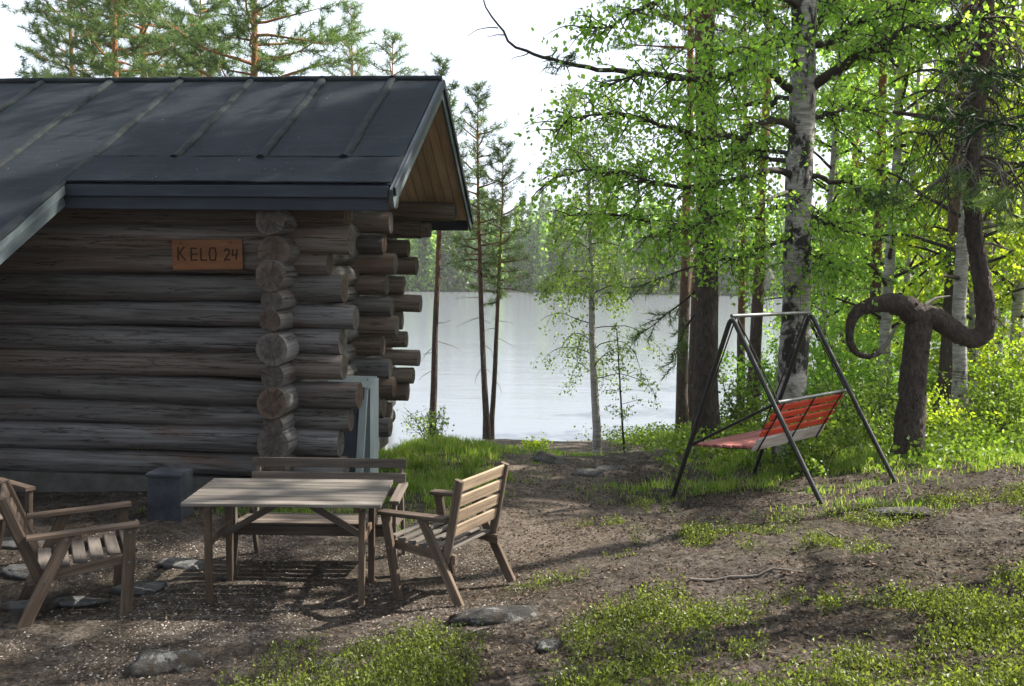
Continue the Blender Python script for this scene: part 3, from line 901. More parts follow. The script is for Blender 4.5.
def chair(name, label, loc, heading, tilt, frame, seat, back, group='garden chairs', pitch=0, deep=1.0):
    t = thing(name, label, 'chair', group=group)
    t.matrix_world = Matrix.Translation(loc) @ Matrix.Rotation(heading, 4, 'Z') @ Matrix.Rotation(tilt, 4, 'Y') @ Matrix.Rotation(pitch, 4, 'X') @ Matrix.Diagonal((deep, 1, 1, 1))
    for y in (-.275, .275):
        plank('front_leg', t, (.285, y * 1.06, .585), (.25, y * 1.06, -.015), .07, .032, (0, 1, 0), frame)
        plank('rear_leg', t, (-.05, y * 1.065, .585), (-.31, y * 1.065, -.02), .07, .032, (0, 1, 0), frame)
        plank('armrest', t, (.335, y * 1.03, .603), (-.265, y * 1.03, .588), .075, .028, (0, 0, 1), frame)
        plank('side_rail', t, (.30, y * .885, .375), (-.27, y * .885, .30), .065, .028, (0, 1, 0), frame)
        plank('back_post', t, (-.195, y * .945, .285), (-.385, y * .945, .85), .062, .034, (0, 1, 0), frame, .012)
    for k in range(6):
        x = .29 - k * .093
        z = .418 - k * .0125
        plank('seat_slat', t, (x, -.245, z), (x, .245, z), .075, .02, (.13, 0, 1), seat)
    for k in range(4):
        z = .805 - k * .104
        x = -.195 - (z - .285) * .336 - .004
        plank('back_slat', t, (x, -.241, z), (x, .241, z), .082, .02, (1, 0, .33), back)
    for y in (-.308, .308):
        for x, z in ((.272, .36), (-.175, .30), (.28, .56), (-.06, .56)):
            g = Geo(); g.tube([(x, y - .003 * np.sign(y), z), (x, y + .005 * np.sign(y), z)], .009, 8); link('bolt', g.mesh('bolt', M['galv']), t)
    return t


def face(dx, dy): return math.atan2(dy, dx)


chair('garden_chair', 'garden chair with sunlit tan back slats at the right end of the table', (-.40, 6.20, .05), face(-.82, .57), R(6), M['chair_brown'], M['table'], M['chair_sunlit'], pitch=R(-3))
chair('garden_chair', 'reddish brown garden chair facing the left end of the table', (-2.92, 5.92, g1(-2.9, 5.9) - .01), face(.883, .469), 0, M['chair_red'], M['chair_grey'], M['chair_red'], deep=1.1)
chair('garden_chair', 'second reddish chair at the picture edge behind the near brown chair', (-4.12, 6.75, g1(-4.1, 6.75)), face(.80, -.6), 0, M['chair_red'], M['chair_grey'], M['chair_red'])

# ------------------------------------------------------------------ the swing
sw = thing('garden_swing', 'red slatted garden swing seat hanging in a black steel tube frame', 'swing')
BD = Vector((.72, .69, 0)).normalized(); PD = Vector((-.69, .72, 0)).normalized()
A1 = Vector((2.2, 9.0, 1.87)); A2 = A1 + BD * 1.6


def bent(apex, left, right):
    a = np.array(apex); l = np.array(left); r = np.array(right)
    dl = (l - a) / np.linalg.norm(l - a); dr = (r - a) / np.linalg.norm(r - a)
    pts = [l, a + dl * .5, a + dl * .13]
    for k in range(1, 7):
        t = k / 7; p = (1 - t) ** 2 * (a + dl * .13) + 2 * t * (1 - t) * (a + np.array([0, 0, .035])) + t * t * (a + dr * .13); pts.append(p)
    return pts + [a + dr * .13, a + dr * .5, r]


for ap in (A1, A2):
    l = ap + PD * .68; l.z = g1(l.x, l.y) - .04
    r = ap - PD * 1.06; r.z = g1(r.x, r.y) - .04
    g = Geo(); g.tube(bent(ap, l, r), .024, 10); link('frame_leg', g.mesh('frame_leg', M['steel']), sw)
g = Geo(); g.tube([A1 + Vector((0, 0, .0)), A2], .02, 10); link('top_bar', g.mesh('top_bar', M['galv']), sw)
S0 = Vector((2.47, 9.05, .50)); LN = 1.40
s_a, s_b = S0 + BD * .0, S0 + BD * LN
for k in range(6):                                   # seat
    o = PD * (.07 + k * .118) + Vector((0, 0, .02 - .014 * k))
    plank('seat_slat', sw, s_a + o, s_b + o, .105, .022, (0, 0, 1), M['red_faded'])
back_dir = (-PD * .30 + Vector((0, 0, .56))).normalized(); back_n = BD.cross(back_dir)
for k, (h, w, mt) in enumerate(((.065, .15, 'bare'), (.205, .072, 'red'), (.31, .072, 'red'), (.415, .072, 'red'), (.52, .072, 'red'))):
    o = back_dir * h
    plank('back_slat', sw, s_a + o, s_b + o, w, .022, back_n, M[mt])
for f in (.06, .5, .94):
    c = s_a.lerp(s_b, f)
    off = back_n * .018 * (1 if back_n.dot(-PD) > 0 else -1)
    g = Geo(); g.tube([c + off + back_dir * -.02, c + off + back_dir * .60], .008, 6); link('back_rod', g.mesh('back_rod', M['steel']), sw)
    g = Geo(); g.tube([c + PD * .0 + Vector((0, 0, -.0)), c + PD * .74 + Vector((0, 0, -.075))], .010, 6); link('seat_bearer', g.mesh('seat_bearer', M['steel']), sw)
g = Geo(); g.tube([s_a + back_dir * .60 - BD * .03, s_b + back_dir * .60 + BD * .03], .018, 8); link('back_rail', g.mesh('back_rail', M['galv']), sw)
for c, ap in ((s_a - BD * .02, A1 + BD * .09), (s_b + BD * .02, A2 - BD * .09)):
    g = Geo(); g.tube([c + PD * .74 + Vector((0, 0, -.06)), c + back_dir * .60], .016, 8); link('side_arm', g.mesh('side_arm', M['steel']), sw)
    for e in (c + PD * .72 + Vector((0, 0, -.04)), c + back_dir * .60):
        g = Geo(); g.tube([ap, e], .008, 6); link('chain', g.mesh('chain', M['steel']), sw)


# ------------------------------------------------------------------ vegetation generators
def unit(v): return v / (np.linalg.norm(v, axis=-1, keepdims=True) + 1e-9)


def leaf_quads(geo, P, size, rg, droop=.5, wide=.42, m=0):
    n = len(P)
    if n == 0: return
    d = unit(rg.normal(size=(n, 3)) + np.array([0, 0, -droop * 1.6]))
    s = unit(np.cross(d, rg.normal(size=(n, 3)))); nn = np.cross(d, s)
    L = (size * rg.uniform(.65, 1.3, n))[:, None]
    V = np.stack([P, P + d * L * .48 + s * L * wide + nn * L * .10, P + d * L, P + d * L * .48 - s * L * wide + nn * L * .10], 1)
    geo.add(V.reshape(-1, 3), np.arange(4 * n).reshape(n, 4), m, False)


def tufts(geo, P, D, L, k, w, rg, m=0, spread=.8):
    n = len(P)
    if n == 0: return
    Pk = np.repeat(P, k, 0); Dk = np.repeat(D, k, 0)
    t = unit(Dk * rg.uniform(.3, .9, (n * k, 1)) + unit(rg.normal(size=(n * k, 3))) * spread)
    base = Pk - Dk * (L * rg.uniform(0, .9, (n * k, 1)))
    side = unit(np.cross(t, rg.normal(size=(n * k, 3)))) * w
    Lk = L * rg.uniform(.7, 1.2, (n * k, 1))
    V = np.stack([base + side, base - side, base + t * Lk], 1)
    geo.add(V.reshape(-1, 3), np.arange(3 * n * k).reshape(-1, 3), m, False)


def limb(start, d, length, rg, up=0.0, droop=0.0, nseg=7, wob=.12):
    p = np.array(start, float); d = unit(np.array(d, float)); pts = [p.copy()]
    st = length / nseg
    for k in range(nseg):
        f = (k + 1) / nseg
        d = unit(d + rg.normal(size=3) * wob + np.array([0, 0, up * (1 - f) - droop * f]) / nseg * 3)
        p = p + d * st; pts.append(p.copy())
    return np.array(pts)


def along(P, u):
    s = np.concatenate([[0], np.cumsum(np.linalg.norm(np.diff(P, axis=0), axis=1))]); s /= s[-1]
    return np.stack([np.interp(u, s, P[:, c]) for c in range(3)], -1)


def leafy(tg, cg, path, r0, rg, nsub, sublen, nleaf, lsize, droop=.6, m_twig=1, u0=.2, mat=0):
    """side twigs and leaves along one limb"""
    n = len(path)
    tg.tube(path, np.linspace(r0, max(.004, r0 * .18), n), 6 if r0 > .02 else 5, m_twig if r0 < .05 else m_twig, False)
    L = np.linalg.norm(np.diff(path, axis=0), axis=1).sum()
    for u in np.sort(rg.uniform(u0, 1.0, nsub)):
        p = along(path, np.array([u]))[0]
        q = along(path, np.array([min(1, u + .05)]))[0]
        t = unit(q - p + 1e-6) if u < .97 else unit(path[-1] - path[-2])
        d = unit(t * .8 + rg.normal(size=3) * .75)
        sl = sublen * rg.uniform(.5, 1.25) * (1.1 - .5 * u)
        sp = limb(p, d, sl, rg, 0, droop, 5, .16)
        tg.tube(sp, np.linspace(max(.0035, r0 * .22), .0018, len(sp)), 3, m_twig, False)
        k = max(3, int(nleaf * sl / sublen))
        P = along(sp, rg.uniform(.15, 1.0, k)) + rg.normal(size=(k, 3)) * sublen * .10
        leaf_quads(cg, P, lsize, rg, .5, m=mat)


def birch_geo(seed, h, r0, cb, spread, nlimb, nsub, nleaf, lsize, lean=(0, 0), droop=.7, trunk=None, sublen=.55):
    rg = np.random.default_rng(seed)
    tg, cg = Geo(), Geo()
    if trunk is None:
        t = np.linspace(0, 1, 14)
        P = np.stack([lean[0] * t + np.cumsum(rg.normal(size=14)) * .02 * h / 10, lean[1] * t + np.cumsum(rg.normal(size=14)) * .02 * h / 10, t * h], -1)
        P[0, :2] = 0
        rad = r0 * (1 - t) ** .75 + .008; rad[0] *= 1.35
    else: P, rad = trunk
    tg.tube(P, rad, 12, 0, False, True, None, .04, rg)
    for k in range(nlimb):
        t = cb + (1 - cb) * ((k + rg.random()) / nlimb) ** 1.0
        p = along(P, np.array([t]))[0]
        az = k * 2.4 + rg.uniform(-.5, .5)
        prof = (1 - (t - cb) / (1 - cb)) ** .7 * .85 + .15
        prof *= .55 + .45 * min(1, (t - cb) / .15 + .4)
        L = spread * prof * rg.uniform(.7, 1.15)
        el = rg.uniform(.15, .75)
        d = (math.cos(az) * math.cos(el), math.sin(az) * math.cos(el), math.sin(el))
        path = limb(p, d, L, rg, .25, droop, 8, .10)
        rr = min(r0 * .36, .012 + .014 * L)
        leafy(tg, cg, path, rr, rg, nsub, sublen * (.6 + .4 * prof), nleaf, lsize, droop)
    return tg, cg


def pine_geo(seed, h, r0, cb, spread, nbr, ntuft=4, tl=.22, nk=12, nw=.010, dead=8, lean=(0, 0), taper=.8, trunk=None, nsub=6, up=.15):
    rg = np.random.default_rng(seed)
    tg, cg = Geo(), Geo()
    if trunk is None:
        t = np.linspace(0, 1, 16)
        P = np.stack([lean[0] * t + np.cumsum(rg.normal(size=16)) * .012 * h / 10, lean[1] * t + np.cumsum(rg.normal(size=16)) * .012 * h / 10, t * h], -1)
        P[0, :2] = 0
        rad = r0 * (1 - t * .97) ** taper; rad[0] *= 1.3
    else: P, rad = trunk
    tg.tube(P, rad, 12, 0, False, True, None, .05, rg)
    TP, TD = [], []
    for k in range(nbr):
        f = (k + rg.random()) / nbr
        t = cb + (1 - cb) * f
        p = along(P, np.array([t]))[0]
        az = k * 2.4 + rg.uniform(-.6, .6)
        prof = (1 - f) ** .6 * .9 + .12
        prof *= .6 + .4 * min(1, f / .15 + .2)
        L = spread * prof * rg.uniform(.6, 1.2)
        el = -.1 + .9 * f * rg.uniform(.5, 1)
        d = np.array((math.cos(az) * math.cos(el), math.sin(az) * math.cos(el), math.sin(el)))
        path = limb(p, d, L, rg, 0, -up, 6, .12)
        tg.tube(path, np.linspace(min(.012 + .016 * L, r0 * .4), .005, len(path)), 5, 0, False)
        ns = max(3, int(nsub * L / spread + 2))
        for u in np.linspace(.3, 1.0, ns):
            q = along(path, np.array([u]))[0]
            sd = unit(d * .7 + rg.normal(size=3) * np.array([.8, .8, .3]) + np.array([0, 0, .15]))
            sl = L * .32 * rg.uniform(.5, 1.2) + .1
            sp = limb(q, sd, sl, rg, 0, -.1, 3, .12)
            tg.tube(sp, np.linspace(.006, .003, len(sp)), 3, 0, False)
            for w in np.linspace(.35, 1, ntuft):
                TP.append(along(sp, np.array([w]))[0] + rg.normal(size=3) * .03); TD.append(unit(sp[-1] - sp[0] + np.array([0, 0, .1 * sl])))
    for k in range(dead):
        t = rg.uniform(.18, cb); p = along(P, np.array([t]))[0]; az = rg.uniform(0, 6.28)
        path = limb(p, (math.cos(az), math.sin(az), rg.uniform(-.4, .2)), rg.uniform(.25, .9), rg, 0, .3, 5, .2)
        tg.tube(path, np.linspace(.010, .003, len(path)), 4, 1, False)
    if TP: tufts(cg, np.array(TP), np.array(TD), tl, nk, nw, rg)
    return tg, cg


def spruce_geo(seed, h, r0, cb, spread, nbr, nk=10, tl=.12, nw=.006, gap=.075):
    rg = np.random.default_rng(seed)
    tg, cg = Geo(), Geo()
    t = np.linspace(0, 1, 12)
    P = np.stack([t * 0, t * 0, t * h], -1); rad = r0 * (1 - t * .97)
    tg.tube(P, rad, 10, 0, False, True, None, .05, rg)
    TP, TD = [], []
    for k in range(nbr):
        f = (k + rg.random()) / nbr; z = h * (cb + (1 - cb) * f)
        L = spread * (1 - f) ** .85 * rg.uniform(.75, 1.1) + .12
        az = k * 2.4 + rg.uniform(-.4, .4)
        d = np.array((math.cos(az), math.sin(az), -.1 + .5 * f)); path = limb((0, 0, z), d, L, rg, -.3, -.5, 7, .05)
        tg.tube(path, np.linspace(.008 + .012 * L, .003, len(path)), 4, 0, False)
        side = unit(np.cross(d, [0, 0, 1.0]))
        for u in np.arange(.15, 1.0, .16 / max(L, .4)):
            q = along(path, np.array([u]))[0]
            for s in (-1, 1):
                sl = (.42 * (1 - u) + .16) * L * .55
                sp = limb(q, unit(d) * .8 + side * s * .8, sl, rg, 0, .5, 3, .08)
                for w in np.arange(.1, 1.01, gap / max(sl, gap)):
                    TP.append(along(sp, np.array([w]))[0]); TD.append(unit(sp[-1] - sp[0]))
        for u in np.arange(.3, 1.01, gap / max(L, gap)):
            TP.append(along(path, np.array([u]))[0]); TD.append(unit(path[-1] - path[-2]))
    tufts(cg, np.array(TP), np.array(TD), tl, nk, nw, rg, 0, .6)
    return tg, cg


def plant_tree(name, label, tg_me, cg_me, loc, rz_=0.0, sc=1.0, group=None, cat='tree'):
    t = thing(name, label, cat, loc, (0, 0, rz_), group)
    t.scale = (sc, sc, sc)
    link('trunk', tg_me, t)
    if cg_me is not None: link('crown', cg_me, t)
    return t


def spot(px, d): return ((px - 512) / FPX * d, d, g1((px - 512) / FPX * d, d) - .03)


# --- the big birch behind the swing
bb = spot(792, 11.4)
tr = np.array([tuple(at(x, y, 11.4) - Vector(bb)) for x, y in ((792, 455), (791, 400), (794, 340), (797, 280), (798, 210), (801, 140), (803, 70), (804, 0), (806, -90), (812, -190), (808, -300), (815, -420))])
tr[0, 2] = -.1
rad = np.array([.25, .195, .175, .165, .16, .155, .15, .145, .12, .09, .055, .02])
rgb = np.random.default_rng(11)
tg, cg = Geo(), Geo()
tt = np.linspace(0, 1, 40); trs = along(tr, tt); rads = np.interp(tt, np.linspace(0, 1, 12), rad)
tg.tube(trs, rads * (1 + .05 * np.sin(tt * 60)), 14, 0, False, True, None, .05, rgb)
LIMBS = [  # (path of photo spots with their distance), base radius
    ([(806, 92, 11.4), (830, 78, 11.2), (860, 52, 11.0), (895, 34, 10.8), (940, 26, 10.6), (1000, 20, 10.4)], .055),
    ([(808, 48, 11.4), (845, 34, 11.2), (890, 10, 11.0), (930, -8, 10.9)], .042),
    ([(806, 122, 11.4), (830, 112, 11.6), (850, 106, 11.9), (885, 108, 12.2)], .03),
    ([(797, 90, 11.4), (770, 68, 11.2), (735, 74, 11.0), (700, 82, 10.8), (660, 72, 10.6), (610, 82, 10.4)], .045),
    ([(799, 45, 11.4), (775, 20, 11.3), (740, 0, 11.2), (700, -20, 11.2)], .045),
    ([(797, 130, 11.4), (770, 118, 11.0), (740, 140, 10.7), (690, 135, 10.4), (640, 118, 10.1), (590, 116, 9.9), (548, 135, 9.7)], .038),
    ([(796, 175, 11.4), (760, 172, 11.0), (720, 182, 10.7), (670, 190, 10.4), (620, 172, 10.1), (570, 170, 9.8), (532, 190, 9.6)], .036),
    ([(795, 205, 11.4), (760, 212, 11.6), (715, 225, 11.4), (660, 222, 11.2), (610, 212, 11.0), (565, 218, 10.8)], .032),
    ([(798, 155, 11.4), (770, 150, 12.0), (730, 160, 12.5), (690, 150, 13.0)], .03),
    ([(800, 10, 11.4), (760, -20, 11.0), (700, -30, 10.6), (640, 10, 10.2), (590, 30, 9.9)], .045),
    ([(796, 230, 11.4), (770, 245, 11.2), (735, 262, 11.0), (700, 255, 10.8)], .026),
    ([(800, 180, 11.4), (830, 178, 11.2), (865, 192, 11.1), (905, 200, 11.0)], .03),
    ([(799, 215, 11.4), (830, 225, 11.8), (860, 235, 12.2)], .028),
    ([(800, 70, 11.4), (790, 50, 10.8), (770, 45, 10.2), (740, 50, 9.7), (700, 40, 9.3)], .03),
    ([(802, 60, 11.4), (820, 20, 11.8), (850, -20, 12.4)], .035),
    ([(797, 190, 11.4), (765, 200, 10.8), (725, 215, 10.3), (680, 228, 9.9), (645, 236, 9.6)], .026),
    ([(797, 165, 11.4), (750, 150, 12.2), (700, 165, 12.9), (650, 160, 13.4), (610, 175, 13.8)], .03),
    ([(798, 100, 11.4), (760, 100, 12.3), (715, 108, 13.0), (660, 100, 13.6)], .03),
    ([(798, 245, 11.4), (825, 258, 11.0), (850, 270, 10.8)], .022),
]
for pts, r_ in LIMBS:
    P = np.array([tuple(at(*p) - Vector(bb)) for p in pts]); P = along(P, np.linspace(0, 1, 14)) + rgb.normal(size=(14, 3)) * .03
    L = np.linalg.norm(np.diff(P, axis=0), axis=1).sum()
    leafy(tg, cg, P, r_ * 1.25, rgb, int(22 + 17 * L), .74, 24, .06, .5, 1, .18)
for k in range(34):                               # upper crown, above the picture
    t = rgb.uniform(.60, .99); p = along(tr, np.array([t]))[0]; az = k * 2.4; el = rgb.uniform(.2, .9)
    P = limb(p, (math.cos(az) * math.cos(el), math.sin(az) * math.cos(el), math.sin(el)), rgb.uniform(1.2, 3.2), rgb, .2, .5, 8, .1)
    leafy(tg, cg, P, .03, rgb, 12, .7, 20, .065, .5)
plant_tree('birch_tree', 'thick white birch with black scars standing behind the red swing', tg.mesh('birch_trunk', [M['birch_bark'], M['twig']]), cg.mesh('birch_crown', M['leaf']), bb)

# --- slender young birch by the water
yb = spot(597, 18.0)
rg = np.random.default_rng(23)
tr = np.array([tuple(at(x, y, 18.0) - Vector(yb)) for x, y in ((597, 462), (597, 430), (594, 380), (592, 330), (592, 285), (591, 250), (589, 200), (588, 160), (586, 120), (584, 95))])
tr[0, 2] = -.05
tg, cg = Geo(), Geo()
tg.tube(along(tr, np.linspace(0, 1, 24)), np.interp(np.linspace(0, 1, 24), np.linspace(0, 1, 10), [.115, .085, .075, .068, .06, .05, .04, .03, .018, .008]), 9, 0, False, True, None, .05, rg)
for k in range(44):
    t = .22 + .78 * ((k + rg.random()) / 44); p = along(tr, np.array([t]))[0]; az = k * 2.4 + rg.uniform(-.4, .4)
    el = rg.uniform(.1, .7); L = (2.1 - 1.3 * t) * rg.uniform(.6, 1.15)
    P = limb(p, (math.cos(az) * math.cos(el), math.sin(az) * math.cos(el), math.sin(el)), L, rg, .2, 1.1, 8, .12)
    leafy(tg, cg, P, .012, rg, 10 if t < .42 else 24, .6, 18, .056, 1.3)
plant_tree('birch_tree', 'slender young birch with drooping twigs by the lake shore', tg.mesh('birch_trunk', [M['birch_bark2'], M['twig']]), cg.mesh('birch_crown', M['leaf_pale']), yb)
sp_ = spot(628, 17.6)
tg, cg = birch_geo(31, 2.6, .016, .12, .55, 16, 5, 7, .05, (-.25, 0), .2, sublen=.3)
plant_tree('birch_sapling', 'thin leafy sapling beside the young birch at the shore', tg.mesh('sapling_trunk', [M['twig'], M['twig']]), cg.mesh('sapling_crown', M['leaf_pale']), sp_, 0, 1, None, 'sapling')

# --- pines: shared meshes
tgA, cgA = pine_geo(41, 15.0, .15, .36, 2.5, 76, 4, .25, 20, .011, 12, (.3, 0), nsub=8)
PA = (tgA.mesh('pine_trunk', [M['pine_bark'], M['dead']]), cgA.mesh('pine_crown', M['needle']))
tgB, cgB = pine_geo(43, 17.0, .17, .36, 2.9, 84, 4, .26, 20, .012, 14, (-.4, .2), nsub=8)
PB = (tgB.mesh('pine_trunk', [M['pine_bark'], M['dead']]), cgB.mesh('pine_crown', M['needle']))
tgC, cgC = pine_geo(47, 8.6, .085, .46, 1.1, 46, 3, .18, 13, .007, 10, (-.28, 0), nsub=4)
PC = (tgC.mesh('pine_trunk', [M['pine_bark'], M['dead']]), cgC.mesh('pine_crown', M['needle']))
tgD, cgD = pine_geo(49, 8.2, .085, .60, .8, 30, 3, .18, 13, .007, 8, (-.15, 0), nsub=4)
PD_ = (tgD.mesh('pine_trunk', [M['pine_bark'], M['dead']]), cgD.mesh('pine_crown', M['needle']))
tgE, cgE = pine_geo(51, 16.5, .16, .62, 2.4, 40, 4, .24, 16, .011, 14, (.3, .2), nsub=6)
PE = (tgE.mesh('pine_trunk', [M['pine_bark'], M['dead']]), cgE.mesh('pine_crown', M['needle']))
tgS, cgS = spruce_geo(53, 13.0, .14, .12, 2.1, 70, 5, .2, .014, .2)
PS = (tgS.mesh('spruce_trunk', [M['spruce_bark'], M['dead']]), cgS.mesh('spruce_crown', M['needle_dark']))
PINES = [
    (PA, 116, 27, .3, 1.0, 'pine with bare reddish trunk behind the roof, between two other pines'),
    (PB, 153, 30, 1.4, 1.0, 'tall pine behind the middle of the cabin roof ridge'),
    (PB, 255, 25, 2.2, .95, 'broad pine above the roof, nearest to the gable end'),
    (PA, 80, 33, 4.0, 1.05, 'pine showing only its crown over the left part of the roof'),
    (PA, 205, 36, 4.6, 1.0, 'pine half hidden between the two tall pines above the roof'),
    (PC, 361, 42, 1.0, 1.85, 'small topped pine peeping over the roof near the gable peak'),
    (PC, 389, 36, 2.0, 1.6, 'low pine tip over the roof, right of the small topped pine'),
    (PC, 488, 22, 0.0, 1.0, 'slim young pine with full crown standing at the shore'),
    (PC, 492, 22.3, 2.6, .86, 'thin twin trunk pine touching the slim young shore pine'),
    (PD_, 433, 20, 3.0, 1.08, 'thin pine trunk close behind the log corner ends'),
    (PE, 686, 22, 1.2, .95, 'darker of two slim pine trunks at the lake edge'),
    (PE, 692, 22.6, 5.0, .9, 'orange barked slim pine at the lake edge beside a darker one'),
    (PE, 744, 20.5, 2.4, .66, 'very thin dark pine trunk seen through the swing frame'),
    (PE, 758, 17, .7, .8, 'pine trunk standing between the swing bar and the lake'),
    (PE, 875, 19, 3.3, .85, 'orange pine trunk just left of the crooked tree'),
    (PE, 947, 15.5, 4.1, .95, 'straight brown pine trunk behind the crooked tree elbow'),
    (PE, 842, 26, 5.2, .95, 'slim distant pine between swing frame and crooked tree'),
]
for (tm, cm), px, d, rz_, sc, lab in PINES:
    plant_tree('pine_tree', lab, tm, cm, spot(px, d), rz_, sc, 'pine trees')
plant_tree('spruce_tree', 'small dark spruce top at the far left above the roof', *PS, spot(30, 40), 1.0, .98, None)

# --- the big dark pine left of the swing
bp_ = spot(706, 14.0)
rg = np.random.default_rng(61)
tr = np.array([tuple(at(x, y, 14.0) - Vector(bp_)) for x, y in ((706, 452), (705, 400), (707, 300), (707, 200), (706, 100), (705, 0), (704, -120), (700, -260), (703, -400), (702, -520))]); tr[0, 2] = -.1
tg, cg = pine_geo(61, 15, .2, .60, 3.0, 40, 4, .22, 14, .011, 0, trunk=(along(tr, np.linspace(0, 1, 24)), np.interp(np.linspace(0, 1, 24), np.linspace(0, 1, 10), [.24, .185, .17, .16, .15, .14, .12, .09, .06, .02])))
P = np.array([tuple(at(x, y, d) - Vector(bp_)) for x, y, d in ((705, 82, 14), (680, 78, 13.8), (640, 72, 13.6), (600, 70, 13.4), (565, 63, 13.3), (535, 55, 13.2), (512, 45, 13.1), (498, 25, 13.1), (486, 8, 13.0), (480, -12, 13.0))])
tg.tube(along(P, np.linspace(0, 1, 30)) + rg.normal(size=(30, 3)) * .012, np.linspace(.055, .008, 30), 6, 2, False)
for a, b in (((565, 63), (572, 80)), ((530, 52), (515, 62)), ((505, 35), (488, 30)), ((498, 28), (470, 22)), ((620, 71), (600, 60)), ((645, 73), (655, 95))):
    p0 = np.array(at(*a, 13.3) - Vector(bp_)); p1 = np.array(at(*b, 13.2) - Vector(bp_))
    Q = limb(p0, p1 - p0, np.linalg.norm(p1 - p0) * 1.2, rg, 0, .3, 5, .2); tg.tube(Q, np.linspace(.01, .003, len(Q)), 4, 2, False)
tp = np.array([at(562 + rg.uniform(-18, 16), 60 + rg.uniform(-6, 10), 13.3) - Vector(bp_) for _ in range(14)])
tufts(cg, tp, unit(rg.normal(size=(14, 3))), .18, 16, .009, rg)
TPb, TDb = [], []
for (x0, y0), (x1, y1) in (((703, 262), (640, 300)), ((703, 285), (643, 345)), ((704, 300), (655, 372)), ((703, 240), (660, 268))):   # drooping needle boughs
    p0 = np.array(at(x0, y0, 14) - Vector(bp_)); p1 = np.array(at(x1, y1, 14.8) - Vector(bp_))
    Q = limb(p0, p1 - p0, np.linalg.norm(p1 - p0), rg, .2, .1, 7, .07); tg.tube(Q, np.linspace(.022, .006, len(Q)), 5, 2, False)
    for u in np.linspace(.35, 1, 9):
        q = along(Q, np.array([u]))[0]; Q2 = limb(q, p1 - p0 + rg.normal(size=3) * .5, .35, rg, 0, .1, 3, .15); tg.tube(Q2, np.linspace(.006, .003, len(Q2)), 3, 2, False)
        for w in (.4, .7, 1): TPb.append(along(Q2, np.array([w]))[0]); TDb.append(unit(Q2[-1] - Q2[0]))
tufts(cg, np.array(TPb), np.array(TDb), .17, 14, .007, rg)
plant_tree('pine_tree', 'thick dark pine trunk left of the swing with long bare branch above', tg.mesh('pine_trunk', [M['pine_bark_dark'], M['dead'], M['twig']]), cg.mesh('pine_crown', M['needle']), bp_, 0, 1, 'pine trees')

# --- the crooked pine
cp = spot(908, 11.0)
V_ = Vector(cp)
rg = np.random.default_rng(67)


def cpath(pts, d=11.0): return np.array([tuple(at(p[0], p[1], d + (p[3] if len(p) > 3 else 0)) - V_) for p in pts]), np.array([p[2] for p in pts])


def gnarl(geo, Q, rr, n, m=0):
    """a limb with knots, bark plates and an uneven outline"""
    k0 = len(geo.v); geo.tube(Q, rr, n, m, True)
    V = geo.v[k0].reshape(len(Q), n, 3); c = Q[:, None, :].astype(np.float32)
    A, B = np.meshgrid(np.arange(n), np.arange(len(Q)))
    w = 2 * np.pi * A / n
    f = 1 + .16 * (fbm(np.cos(w) * 1.6 + 9, np.sin(w) * 1.6 + B * .16, 5, 3) - .45) + .22 * (vnoise(np.cos(w) * 3.2 + 4, B * .5 + np.sin(w) * 3.2, 8) - .5) + .14 * (hash2(A, B, 3) - .5)
    V[:] = c + (V - c) * f[..., None]


def bark_plates(geo, Q, rr, n, rg, size=.035, m=0):
    """loose scales of bark standing off a limb"""
    u = rg.random(n); s = np.concatenate([[0], np.cumsum(np.linalg.norm(np.diff(Q, axis=0), axis=1))]); s /= s[-1]
    P = along(Q, u); T = unit(along(Q, np.minimum(1, u + .01)) - along(Q, np.maximum(0, u - .01))); r = np.interp(u, s, rr)
    N = unit(np.cross(T, rg.normal(size=(n, 3)))); B = np.cross(T, N)
    a = (size * rg.uniform(.5, 1.5, n))[:, None]; b = a * rg.uniform(.4, .8, (n, 1)); c0 = P + N * (r * .97)[:, None]; h = a * rg.uniform(.18, .4, (n, 1))
    V = np.stack([c0 + T * a, c0 + B * b + T * a * .2, c0 - T * a, c0 - B * b - T * a * .2, c0 + N * h + T * a * .45, c0 + N * h * .8 - T * a * .4], 1).reshape(-1, 3)
    F = np.array([[0, 1, 4], [1, 2, 5], [1, 5, 4], [2, 3, 5], [3, 0, 4], [3, 4, 5]])
    geo.add(V, (F[None] + (np.arange(n) * 6)[:, None, None]).reshape(-1, 3), m, False)


def smooth_path(P, r, n):
    u = np.linspace(0, 1, n); Q = along(P, u); s = np.concatenate([[0], np.cumsum(np.linalg.norm(np.diff(P, axis=0), axis=1))]); rr = np.interp(u, s / s[-1], r)
    for _ in range(2): Q[1:-1] = (Q[:-2] + 2 * Q[1:-1] + Q[2:]) / 4
    return Q, rr


tg, cg = Geo(), Geo()
P, r = cpath([(906, 468, .26), (909, 440, .215), (912, 400, .20), (915, 360, .195), (918, 330, .20), (922, 315, .19), (934, 316, .175), (950, 328, .165), (966, 339, .15), (978, 340, .15), (985, 334, .15), (987, 318, .15), (984, 295, .14), (979, 265, .13), (974, 230, .125),
              (971, 190, .12), (973, 150, .115), (978, 100, .11), (983, 50, .105), (987, 0, .10), (992, -90, .08), (990, -200, .05), (995, -300, .015)])
Q, rr = smooth_path(P, r * np.interp(np.arange(len(r)), [0, 3, 6, len(r) - 1], [.86, .74, .72, .76]), 150); gnarl(tg, Q, rr, 20); bark_plates(tg, Q[:115], rr[:115], 1500, rg)
P, r = cpath([(922, 322, .13), (908, 308, .12), (893, 303, .105), (876, 304, .085), (860, 309, .07), (852, 318, .06), (849, 332, .052), (851, 346, .046), (857, 354, .040), (868, 357, .034), (880, 353, .028)])
